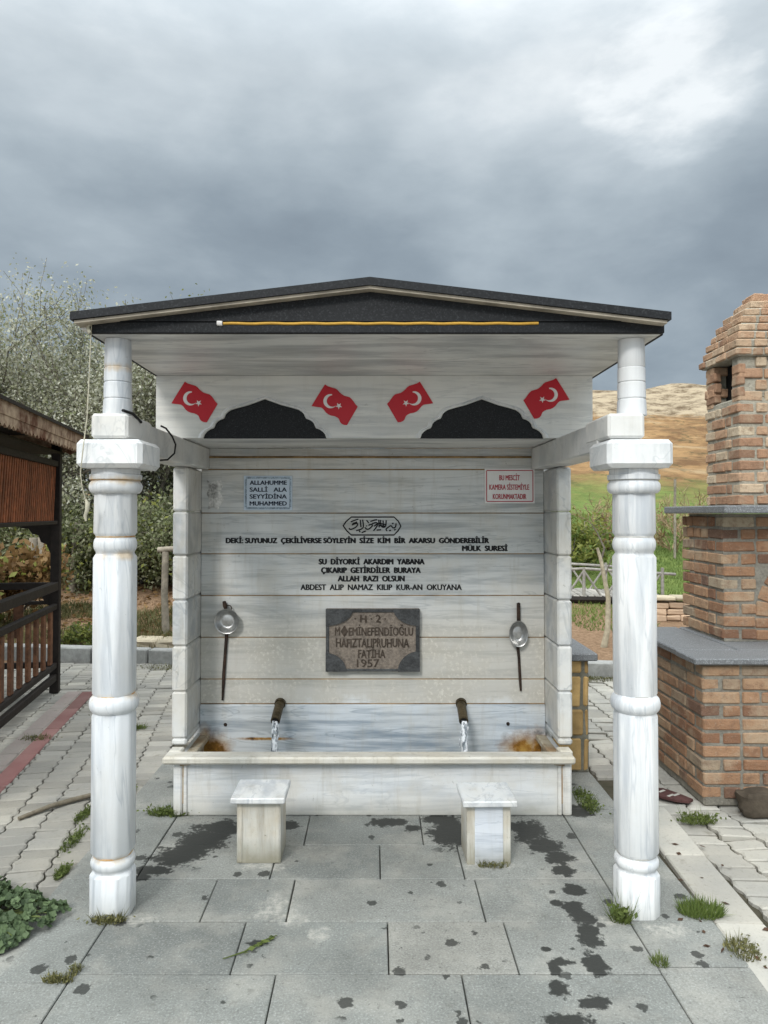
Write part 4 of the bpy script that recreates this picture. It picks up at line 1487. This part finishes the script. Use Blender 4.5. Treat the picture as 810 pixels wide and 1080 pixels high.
# stone bench pier behind the fountain
SB = thing('stone_pier', 'low sandstone pier with grey cement joints and a dark slab top behind the fountain', 'stone pier', (1.1, 4.6, 0), world=True)
m_ = MB()
z = 0
for k, h in enumerate((.21, .17, .20, .095)):
    xs = [.90, 1.235 + .012 * (k % 2), 1.283] if k % 2 else [.90, 1.238, 1.283]
    for a, b2 in zip(xs[:-1], xs[1:]):
        m_.cbox(((a + b2) / 2, 4.62, z + h / 2), (b2 - a - .012, .45, h - .014), .012, tint=random.random(), jit=.004)
    z += h
m_.build('stone_body', M['sandstone'], SB)
m_ = MB(); m_.cbox((1.09, 4.62, .332), (.375, .435, .664), .004, tint=.5)
m_.build('cement_joint', M['joint_grey'], SB)
m_ = MB(); m_.cbox((1.085, 4.62, .693), (.47, .54, .045), .006, tint=.4)
m_.build('top_slab', M['slate'], SB)

# ------------------------------------------------------------------ wooden gazebo
GZ = thing('wooden_gazebo', 'dark timber gazebo with slatted upper panel, plank railing and scalloped peeling eaves', 'gazebo', (-2.775, 6.35, 0), R(9.6))
LX = -2.9
LY = -2.9
for x, y in ((0, 0), (0, LY), (LX, 0), (LX, LY)):
    m_ = MB(); m_.cbox((x, y, 1.08), (.075, .075, 2.16), .006, tint=.4)
    m_.build('post', M['dark_wood'], GZ)
m_ = MB()
for z, th in ((1.975, .05), (1.468, .03)):
    m_.cbox((0.002, LY / 2, z), (.045, -LY - .08, th), .004, tint=.4)
m_.cbox((-.02, LY / 2, 1.72), (.012, -LY - .09, .47), .002, tint=.2)
pn = m_.build('panel_frame', M['dark_wood'], GZ)
m_ = MB()
yq = -.05
while yq > LY + .16:
    z0, z1 = 1.485, 1.948
    le = .085
    th = .014
    vs_ = []
    for x in (.004, -.010):
        for (yy, zz_) in ((yq - le, z0), (yq - le + .030, z0), (yq + .030 - .0, z1), (yq, z1)):
            vs_.append((x, min(-.04, yy), zz_))
    m_.add(vs_, [[0, 1, 2, 3], [7, 6, 5, 4], [0, 4, 5, 1], [1, 5, 6, 2], [2, 6, 7, 3], [3, 7, 4, 0]], random.random())
    yq -= .052
m_.build('slat_panel', M['red_wood'], GZ)
for z, th, nm in ((.920, .075, 'top_rail'), (.745, .05, 'mid_rail'), (.240, .05, 'bottom_rail'), (.135, .06, 'bottom_rail')):
    m_ = MB(); m_.cbox((.004, LY / 2, z), (.06 if nm == 'top_rail' else .045, -LY - .08, th), .006, tint=.5)
    m_.build(nm, M['dark_wood'], GZ)
for k in range(13):
    m_ = MB(); m_.cbox((.002, -.17 - k * .205, .492), (.026, .072, .446), .004, tint=random.random())
    m_.build('baluster', M['brown_wood'], GZ)
for z, th in ((.920, .06), (.775, .03), (.24, .05)):
    m_ = MB(); m_.cbox((LX / 2, 0, z), (-LX - .08, .04, th), .005, tint=.4)
    m_.build('top_rail' if z > .9 else 'mid_rail' if z > .5 else 'bottom_rail', M['dark_wood'], GZ)
for k in range(6):
    m_ = MB(); m_.cbox((-.30 - k * .42, 0, .62), (.075, .03, .29), .004, tint=random.random())
    m_.build('baluster', M['brown_wood'], GZ)
m_ = MB()
m_.prism([(-.04, 1.46), (-.30, 1.46), (-.285, 1.42), (-.22, 1.415), (-.19, 1.37), (-.14, 1.36), (-.12, 1.30), (-.075, 1.28), (-.04, 1.20)], -.02, .02)
m_.cbox((LX / 2, .0, 1.475), (-LX - .08, .04, .04), .004, tint=.4)
m_.build('corner_bracket', M['dark_wood'], GZ)
m_ = MB()
m_.prism([(-.04, .89), (-.16, .89), (-.14, .84), (-.10, .82), (-.085, .77), (-.04, .75)], -.025, .025)
m_.build('corner_bracket', M['dark_wood'], GZ)
# eaves all round
ev = .165
for sx, sy, ln, rz in ((ev, LY / 2, -LY + 2 * ev + .3, 0), (LX - ev, LY / 2, -LY + 2 * ev + .3, math.pi), (LX / 2, ev + .14, -LX + 2 * ev, math.pi / 2), (LX / 2, LY - ev - .14, -LX + 2 * ev, -math.pi / 2)):
    Tm = Matrix.Translation((sx, sy, 0)) @ Matrix.Rotation(rz, 4, 'Z')
    m_ = MB(); m_.M = Tm
    m_.cbox((0, 0, 2.207), (.03, ln, .108), .004, tint=.5)
    eb_ = m_.build('eave_board', M['old_paint'], GZ)
    m_ = MB(); m_.M = Tm
    n = int(ln / .085)
    for q in range(n):
        y0_, y1_ = -ln / 2 + q * ln / n, -ln / 2 + (q + 1) * ln / n
        vs_ = []
        for x in (.010, -.008):
            vs_ += [(x, y0_, 2.152), (x, y1_, 2.152), (x, y1_, 2.105), (x, (y0_ + y1_) / 2, 2.080), (x, y0_, 2.105)]
        m_.add(vs_, [[4, 3, 2, 1, 0], [5, 6, 7, 8, 9]] + [[q2, 5 + q2, 5 + (q2 + 1) % 5, (q2 + 1) % 5][::-1] for q2 in range(5)], random.random())
    m_.build('scalloped_trim', M['old_paint'], eb_)
m_ = MB()
e2 = ev + .03
zc = 2.262
cor = [(e2, e2 + .14, zc), (LX - e2, e2 + .14, zc), (LX - e2, LY - e2 - .14, zc), (e2, LY - e2 - .14, zc)]
apx = (LX / 2, LY / 2, zc + .55)
vs_ = cor + [apx] + [(a, b2, c - .025) for a, b2, c in cor] + [(apx[0], apx[1], apx[2] - .03)]
m_.add(vs_, [[0, 4, 1], [1, 4, 2], [2, 4, 3], [3, 4, 0], [5, 6, 9], [6, 7, 9], [7, 8, 9], [8, 5, 9], [0, 1, 6, 5], [1, 2, 7, 6], [2, 3, 8, 7], [3, 0, 5, 8]])
m_.build('roof', M['dark_wood'], GZ)
m_ = MB(); m_.cbox((LX / 2, LY / 2, 2.07), (-LX + .1, -LY + .1, .02), .003, tint=.1)
m_.build('ceiling_board', M['dark_wood'], GZ)

# ------------------------------------------------------------------ background structures
BR = thing('log_bridge', 'small grey log footbridge with crossed rail poles beyond the kerb', 'bridge', (3.3, 12, .1), R(-4))
m_ = MB()
for k in range(26):
    x = -1.5 + k * .115
    m_.cbox((x, 0, .12 + .09 * math.cos(x * 1.0) - .07), (.105, 1.15, .05), .01, 0, None, .006)
m_.build('deck', M['grey_wood'], BR)
for yy in (-.55, .55):
    m_ = MB()
    m_.tube([(-1.5, yy, .02), (-.5, yy, .10), (.5, yy, .10), (1.5, yy, .02)], .06, 8)
    m_.build('beam', M['dark_wood'], BR)
    m_ = MB()
    m_.tube([(-1.4, yy, .50), (0, yy, .58), (1.4, yy, .50)], .022, 8)
    m_.build('hand_rail', M['grey_wood'], BR)
    for x in (-1.2, -.6, 0, .6, 1.2):
        m_ = MB()
        m_.tube([(x, yy, .08), (x, yy, .60)], .026, 8)
        m_.build('rail_post', M['grey_wood'], BR)
    m_ = MB()
    for x in (-1.2, -.6, 0, .6):
        m_.tube([(x + .30, yy, .10), (x, yy, .55)], .018, 6)
        m_.tube([(x + .30, yy, .10), (x + .6, yy, .55)], .018, 6)
    m_.build('brace', M['grey_wood'], BR)

DW = thing('dry_stone_wall', 'low pinkish stone wall with pale capping at the edge of the meadow', 'stone wall', (5.2, 10.2, 0), world=True)
m_ = MB()
for c in range(4):
    x = 3.72 + .05 * (c % 2)
    while x < 7:
        L_ = random.uniform(.12, .26)
        m_.cbox((x + L_ / 2, 10.1, .03 + c * .085), (L_ - .008, .25, .080), .014, 0, None, .008)
        x += L_
M['pink_stone'] = simple('pinkish_stone', (.50, .36, .25), .9, var=.2, scale=8, bmp=.5)
m_.build('stone_courses', M['pink_stone'], DW)
m_ = MB()
for k in range(9):
    m_.cbox((3.9 + k * .38, 10.1, .385), (.375, .30, .045), .012, 0, None, .006)
m_.build('capping', M['pale_stone'], DW)

for (x, y, h, r, lean, lab) in ((-4.73, 10, .95, .065, .05, 'thick weathered fence post seen through the gazebo, leftmost of the three'),
                                (-4.60, 10.3, .92, .05, -.12, 'weathered fence post seen through the gazebo, leaning to its left against another'),
                                (-4.56, 11, 1.05, .055, .06, 'weathered fence post seen just beside the gazebo corner post')):
    z = ground_z(x, y)
    m_ = MB()
    m_.tube([(x, y, z - .05), (x + lean * .5, y, z + h * .5), (x + lean, y, z + h)], [r, r * .95, r * .85], 10, random.random())
    tag(m_.build('fence_post', M['post_wood'], smooth=50), lab, 'post', 'weathered posts beyond the kerb')
x, y = -2.46, 8.6
z = ground_z(x, y)
TP = thing('wooden_post', 'thin rough wooden post with a short crossbar between the left column and pier', 'post', (x, y, z - .02))
m_ = MB(); m_.tube([(0, 0, 0), (-.02, 0, .5), (-.01, 0, .98)], [.045, .04, .038], 9); m_.build('upright', M['post_wood'], TP, 50)
m_ = MB(); m_.tube([(-.10, 0, 1.0), (.32, 0, 1.03)], .032, 9); m_.build('crossbar', M['post_wood'], TP, 50)
m_ = MB()
for k in range(4):
    m_.cbox((-2.55 + k * .33, 8.18 - k * .05, .115), (.32, .30, .10), .02, -.15, None, .012)
tag(m_.build('flat_stones', M['pale_stone']), 'row of pale flat stones lying behind the kerb left of the fountain', 'stones')
z = ground_z(2.58, 8.3)
SP = thing('sapling', 'bare pale sapling trunk standing in soil between the pier and right column', 'sapling', (2.58, 8.3, z))
m_ = MB()
m_.tube([(0, 0, -.03), (.05, 0, .2), (.06, 0, .55), (-.02, 0, .98), (-.06, 0, 1.12)], [.04, .033, .028, .022, .016], 8)
m_.build('trunk', M['pale_bark'], SP, 50)
m_ = MB()
m_.tube([(-.02, 0, .98), (.02, 0, 1.12), (-.06, .02, 1.30), (-.14, .02, 1.42)], [.014, .012, .008, .004], 6)
m_.tube([(.02, 0, .8), (.10, 0, 1.0)], [.010, .005], 6)
m_.build('twig', M['bark'], SP, 50)


# ------------------------------------------------------------------ trees and shrubs
def grow(tubes, tips, p, d, ln, r, depth, spread, up):
    n = 3
    pts, rad = [p.copy()], [r]
    for k in range(n):
        d = (d + Vector((random.gauss(0, .16), random.gauss(0, .16), random.gauss(0, .12) + up * .10))).normalized()
        p = p + d * ln / n
        pts.append(p.copy())
        rad.append(r * (1 - .32 * (k + 1) / n))
    tubes.append((pts, rad, depth))
    if depth <= 2:
        tips.append((pts, depth))
    if depth == 0:
        return
    for k in range(random.choice((3, 3, 4))):
        nd = (d + Vector((random.gauss(0, spread), random.gauss(0, spread), random.gauss(0, spread * .7) + up * .2))).normalized()
        s = random.choice((1, 2, 3, 3))
        grow(tubes, tips, pts[s].copy(), nd, ln * random.uniform(.62, .86), rad[s] * .66, depth - 1, spread, up)


def make_tree(name, label, cat, loc, h, stems, spread, up, leaves, lsize, mats, weights, lscatter, group=None, bark='bark', r0=.07, depth=4, lean=.35, minr=.0045, low=0.0):
    o = thing(name, label, cat, loc, group=group, world=True)
    tubes, tips = [], []
    for s in range(stems):
        a = 2 * math.pi * (s + random.random() * .6) / stems
        d = Vector((math.cos(a) * lean, math.sin(a) * lean, 1)).normalized()
        grow(tubes, tips, Vector(loc) + Vector((math.cos(a) * .15, math.sin(a) * .15, -.1)), d, h * .30, r0 * random.uniform(.7, 1.1), depth, spread, up)
    m_ = MB()
    for pts, rad, dep in tubes:
        m_.tube(pts, [max(minr, q) for q in rad], 5 if dep > 1 else 3, random.random(), caps=False)
    m_.build('trunk', M[bark], o)
    segs = np.array([(t[0][q][:], t[0][q + 1][:]) for t in tips for q in range(3)])
    idx = rng.integers(0, len(segs), leaves)
    f = rng.random((leaves, 1))
    c = segs[idx, 0] * (1 - f) + segs[idx, 1] * f + rng.normal(size=(leaves, 3)) * lscatter
    mi = rng.choice(len(mats), leaves, p=np.array(weights) / sum(weights))
    cl_ = np.array([mnoise.noise(Vector(q) * 1.6) for q in c]) * .5 + .5
    tint = np.clip(cl_ * .6 + rng.random(leaves) * .4, 0, 1)
    np_mesh('crown', leaf_quads(c, lsize), 4, [M[k] for k in mats], mi, tint, o)
    return o


TG = 'flowering trees behind the gazebo'
make_tree('blossom_tree', 'tall pale blossoming tree with upright bare twigs above the gazebo roof', 'tree', (-5.9, 13.0, .5), 5.7, 7, .42, .55, 60000, .028, ['leaf_grey', 'blossom', 'leaf_dark'], [.45, .47, .08], .15, TG)
make_tree('blossom_tree', 'pale blossoming tree whose top shows left of the fountain roof edge', 'tree', (-4.35, 13.3, .5), 5.7, 6, .40, .6, 58000, .028, ['leaf_grey', 'blossom', 'leaf_dark'], [.52, .36, .12], .15, TG)
make_tree('leafy_tree', 'fresh green tree with a lighter top behind the left column', 'tree', (-4.5, 16.5, .8), 6.4, 4, .38, .6, 22000, .034, ['leaf_yellow', 'leaf_grey', 'leaf_dark'], [.25, .5, .25], .13)
make_tree('leafy_tree', 'grey-green tree standing close behind the left end of the fountain', 'tree', (-2.9, 14.0, .4), 4.0, 5, .42, .5, 26000, .032, ['leaf_grey', 'leaf_dark', 'blossom'], [.55, .33, .12], .12)
make_tree('blossom_tree', 'pale blossoming tree partly outside the left frame edge', 'tree', (-8.3, 14.0, .6), 5.2, 6, .42, .5, 22000, .032, ['leaf_grey', 'blossom', 'leaf_dark'], [.55, .33, .12], .12, TG)
for k, (x, y, h, nl, lab) in enumerate(((-5.4, 12.0, 2.3, 15000, 'dense dark green bush under the blossom trees beside the gazebo post'), (-4.0, 11.7, 2.1, 15000, 'dense dark green bush behind the left column'), (-2.75, 11.8, 2.2, 14000, 'dense green bush behind the wooden post and left pier'),
                                        (-7.2, 12.6, 2.4, 12000, 'dark green bush at the left frame edge behind the gazebo'))):
    make_tree('bush', lab, 'bush', (x, y, ground_z(x, y)), h, 7, .6, .25, nl * 2, .033, ['leaf_dark', 'leaf_grey', 'leaf_yellow'], [.55, .35, .10], .12, 'bushes on the bank', r0=.035, depth=3, lean=.7)
make_tree('shrub', 'orange-brown leaved shrub seen through the gazebo under its slatted panel', 'shrub', (-4.6, 8.9, .15), 1.45, 3, .5, .2, 4500, .05, ['leaf_brown', 'leaf_yellow'], [.85, .15], .07, r0=.03, depth=3)
make_tree('shrub', 'low yellow-green shrub behind the kerb left of the left column', 'shrub', (-3.15, 8.35, .08), .50, 6, .7, .3, 3500, .022, ['leaf_yellow', 'weed'], [.6, .4], .035, r0=.010, depth=3, lean=.8, minr=.003)
make_tree('shrub', 'yellowish weeping shrub just right of the right pier on the grass slope', 'shrub', (3.75, 14.5, .35), 2.0, 4, .55, .0, 5000, .045, ['leaf_yellow', 'grass'], [.7, .3], .10, r0=.03, depth=3)
make_tree('shrub', 'small rounded brown-green shrub on the meadow between pier and right column', 'shrub', (5.5, 17.5, .75), .85, 6, .6, .2, 2500, .05, ['leaf_brown', 'leaf_dark', 'leaf_yellow'], [.4, .4, .2], .06, r0=.02, depth=3, lean=.8)
for x, y, h, lab in ((7.0, 17.0, 2.1, 'leafless tan twiggy bush left of the oven chimney'), (8.2, 19, 2.6, 'leafless tan twiggy bush right behind the oven chimney'), (6.3, 20, 2.0, 'leafless tan twiggy bush beside the right column')):
    make_tree('bare_bush', lab, 'bush', (x, y, ground_z(x, y)), h * .78, 6, .45, .35, 200, .03, ['leaf_brown'], [1], .05, 'leafless bushes on the slope', bark='dry_twig', r0=.022, depth=3, lean=.6, minr=.007)
for x, y, h, lab in ((4.35, 15.2, .95, 'thin pale stake upright in the grass, left of the right column'), (7.6, 16.0, 1.9, 'thin pale stake standing above the oven upper slab'), (6.55, 16.0, 1.75, 'thin pale stake just right of the right column')):
    m_ = MB(); z = ground_z(x, y)
    m_.tube([(x, y, z - .05), (x + .02, y, z + h)], .028, 7)
    tag(m_.build('stake', M['post_wood'], smooth=50), lab, 'stake', 'pale stakes in the meadow')


# grass and bank litter
def blades(name, n, region, hgt, wid, mat, zf, keep=None):
    x0, x1, y0, y1 = region
    c = np.stack([rng.uniform(x0, x1, n), rng.uniform(y0, y1, n), np.zeros(n)], 1)
    if keep:
        c = c[np.array([keep(a, b2) for a, b2, _ in c])]
    c[:, 2] = [zf(a, b2) for a, b2, _ in c]
    n = len(c)
    a = rng.uniform(0, 2 * math.pi, n)
    wv = np.stack([np.cos(a), np.sin(a), np.zeros(n)], 1) * (wid * rng.uniform(.6, 1.4, n))[:, None]
    tip = np.stack([rng.normal(0, .45, n), rng.normal(0, .45, n), np.ones(n)], 1) * (hgt * rng.uniform(.4, 1.3, n))[:, None]
    v = np.stack([c - wv, c + wv, c + tip], 1)
    return np_mesh(name, v, 3, M[mat], None, np.clip(np.array([mnoise.noise(Vector((q[0] * .8, q[1] * .8, 0))) for q in c]) * .7 + .5 + rng.normal(0, .15, n), 0, 1))


gk = lambda a, b2: mnoise.noise(Vector((a * .5, b2 * .5, 1))) + (b2 - 11.5) * .12 + mnoise.noise(Vector((a * 2, b2 * 2, 4))) * .5 > .05
tag(blades('meadow_grass', 60000, (1.6, 11, 9.2, 24), .065, .009, 'grass', ground_z, gk), 'green meadow grass on the slope right of the fountain', 'grass', kind='stuff')
tag(blades('bank_grass', 26000, (-7.5, -.8, 7.95, 10.2), .085, .006, 'moss', ground_z, lambda a, b2: mnoise.noise(Vector((a * .9, b2 * .9, 1))) > .0 or b2 < 8.7), 'sparse dry grass on the bank behind the left kerb', 'grass', kind='stuff')
# litter on the bank
n = 2500
c = np.stack([rng.uniform(-7.5, -.8, n), rng.uniform(8.3, 12.5, n), np.zeros(n)], 1)
c[:, 2] = [ground_z(a, b2) + .015 for a, b2, _ in c]
tag(np_mesh('leaf_litter', leaf_quads(c, .045, .75), 4, [M['leaf_brown']]), 'brown leaf litter on the soil bank', 'leaf litter', kind='stuff')


# ------------------------------------------------------------------ weeds in the paving
def tuft(x, y, rx_, ry_, n, h, mat, label, z0=0.0, leaf=.0, cat='weed', name='weed_tuft'):
    r = np.sqrt(rng.random(n))
    a = rng.uniform(0, 2 * math.pi, n)
    c = np.stack([rx_ * r * np.cos(a), ry_ * r * np.sin(a), np.zeros(n)], 1)
    o_ = np.stack([c[:, 0] / rx_ * .5, c[:, 1] / ry_ * .5, np.ones(n)], 1)
    w_ = rng.uniform(0, 2 * math.pi, n)
    wv = np.stack([np.cos(w_), np.sin(w_), np.zeros(n)], 1) * .0016
    tip = (o_ + rng.normal(0, .38, (n, 3))) * (h * rng.uniform(.35, 1.2, n))[:, None]
    tip[:, 2] = np.abs(tip[:, 2]) + .003
    v = np.stack([c - wv, c + wv, c + tip * .55 + wv * .9, c + tip], 1)
    ob = np_mesh(name, v, 4, M[mat])
    if leaf:
        k = n // 2
        cc = np.stack([rng.normal(0, rx_ * .55, k), rng.normal(0, ry_ * .55, k), rng.uniform(.004, h * .9, k)], 1)
        lv = np_mesh('leaf', leaf_quads(cc, leaf, .4), 4, M[mat])
        lv.parent = ob
        lv['kind'] = 'stuff'
    ob.location = (x, y, z0)
    return tag(ob, label, cat, 'weeds in the paving joints')


tuft(-1.015, 2.805, .065, .028, 260, .028, 'moss', 'mossy dry weed at the foot of the left column', leaf=.007)
tuft(.935, 2.815, .038, .035, 140, .06, 'weed', 'leafy green weed at the left foot of the right column', leaf=.013)
tuft(1.262, 2.87, .085, .06, 1100, .030, 'grass', 'thick green grass tuft on the paving right of the right column')
tuft(1.30, 2.62, .05, .07, 240, .022, 'moss', 'flat browned moss strip below the thick grass tuft', leaf=.008)
tuft(.978, 2.545, .028, .026, 130, .024, 'weed', 'small spiky weed in the slab joint in front of the right column')
tuft(-1.06, 3.79, .11, .04, 420, .034, 'weed', 'low green weed strip at the left foot of the trough', leaf=.010)
tuft(1.62, 3.70, .085, .045, 330, .035, 'weed', 'green weed on the pavers in front of the oven', leaf=.010)
tuft(1.13, 3.95, .05, .16, 360, .030, 'weed', 'green weed strip on the paving between trough and stone pier', leaf=.010)
tuft(.515, 3.232, .07, .016, 130, .022, 'moss', 'dry moss under the front edge of the stool with the inlaid panel', leaf=.006)
tuft(-1.05, 2.448, .05, .016, 160, .022, 'moss', 'dry moss in the slab joint near the big green plant', leaf=.006)
tuft(-1.015, 2.50, .018, .03, 80, .018, 'moss', 'tiny moss patch in the long joint below the left column', leaf=.005)
for k, (x, y, rx_, ry_) in enumerate(((-1.43, 3.50, .03, .14), (-1.50, 3.78, .025, .09), (-1.37, 4.05, .03, .10), (-2.33, 5.05, .09, .06), (-2.05, 5.6, .10, .06), (-1.72, 5.3, .06, .05), (-2.45, 4.5, .09, .05), (-1.35, 3.18, .02, .06))):
    tuft(x, y, rx_, ry_, 260, .024, 'moss' if k in (3, 4, 6) else 'weed', ['green moss strip beside the slab edge, nearer than the dry stick', 'small moss strip close to the end of the dry stick', 'moss strip beyond the dry stick behind the left column', 'dry weed on the pavers beside the red edging', 'dry weed at the gazebo post foot',
                                         'green weed on the pavers right of the red edging', 'dry weed under the gazebo railing', 'tiny weed at the slab edge above the big green plant'][k], z0=-.006, leaf=.008)
tuft(-1.9, 7.35, .45, .12, 500, .035, 'moss', 'dry weeds along the foot of the raised kerb left of the fountain', z0=-.006, leaf=.010)
tuft(2.05, 6.85, .30, .10, 450, .030, 'moss', 'dry weeds and litter along the kerb foot right of the fountain', z0=-.006, leaf=.010)

# mallow plant at lower left
ML = thing('mallow_plant', 'big dark green clump of round lobed leaves at the lower left on the slabs', 'plant', (-1.46, 2.75, 0))
LV = 760
vs_l, ts = MB(), []
for k in range(LV):
    a = random.uniform(0, 2 * math.pi)
    r = math.sqrt(random.random())
    lob = 1 + .22 * math.sin(3 * a + 1) + .12 * math.sin(7 * a)
    x, y = .215 * r * lob * math.cos(a), .285 * r * lob * math.sin(a)
    z = .015 + (1 - r ** 1.6) * .085 * random.uniform(.55, 1.1) + .012 * random.random()
    sz = random.uniform(.012, .023)
    tilt = Vector((math.cos(a) * r * .6 + random.gauss(0, .42), math.sin(a) * r * .6 + random.gauss(0, .42) - .2, 1)).normalized()
    Tm = Matrix.Translation((x, y, z)) @ tilt.to_track_quat('Z', 'Y').to_matrix().to_4x4() @ Matrix.Rotation(random.uniform(0, 6.3), 4, 'Z')
    vs_l.M = Tm
    nb = 20
    pts = [(0, 0, -.12 * sz)]
    for q in range(nb):
        t = 2 * math.pi * q / nb
        rr2 = sz * (1 + .13 * math.cos(5 * t) + .05 * math.cos(10 * t)) * (.45 if q == 0 else 1)
        pts.append((rr2 * math.cos(t), rr2 * math.sin(t), sz * (.16 + .10 * math.cos(5 * t))))
    vs_l.add(pts, [[0, 1 + q, 1 + (q + 1) % nb] for q in range(nb)], random.random())
lo = vs_l.build('leaf', M['mallow'], ML)
lo['kind'] = 'stuff'
m_ = MB()
for k in range(60):
    a, r = random.uniform(0, 6.3), random.random()
    m_.tube([(0, 0, 0), (.15 * r * math.cos(a), .15 * r * math.sin(a), .05), (.26 * r * math.cos(a), .28 * r * math.sin(a), .05)], .002, 4)
m_.build('stem', M['weed'], ML)

m_ = MB()
m_.tube([(-1.80, 3.715, .010), (-1.70, 3.85, .018), (-1.63, 3.93, .016), (-1.40, 4.12, .020)], [.010, .013, .014, .012], 8)
tag(m_.build('dry_stick', M['stick'], smooth=50), 'long dry stick lying across the pavers left of the left column', 'stick')
m_ = MB()
m_.tube([(-.53, 2.565, .004), (-.46, 2.60, .008), (-.40, 2.665, .010), (-.36, 2.70, .008)], [.0015, .003, .003, .0015], 6)
tw = m_.build('leafy_twig', M['weed'], smooth=50)
tag(tw, 'small wilted green twig lying on the slabs in front of the left stool', 'twig')
cc = np.stack([np.linspace(-.46, -.36, 14), np.linspace(2.60, 2.70, 14), np.full(14, .010)], 1) + rng.normal(0, .006, (14, 3)) * np.array([1, 1, .3])
lv = np_mesh('leaf', leaf_quads(cc, .014, .7), 4, M['weed'])
lv.parent = tw
n = 170
c = np.stack([rng.uniform(1.15, 2.1, n), rng.uniform(2.5, 4.2, n), np.full(n, .003)], 1)
d = np.abs(c[:, 0] - (1.29 + (c[:, 1] - 2.7) * .10)) + rng.random(n) * .55
c = c[d < .42]
tag(np_mesh('leaf_litter', leaf_quads(c, .014, .85), 4, [M['dead_leaf']]), 'dead leaf crumbs in the joints near the right column', 'leaf litter', kind='stuff')
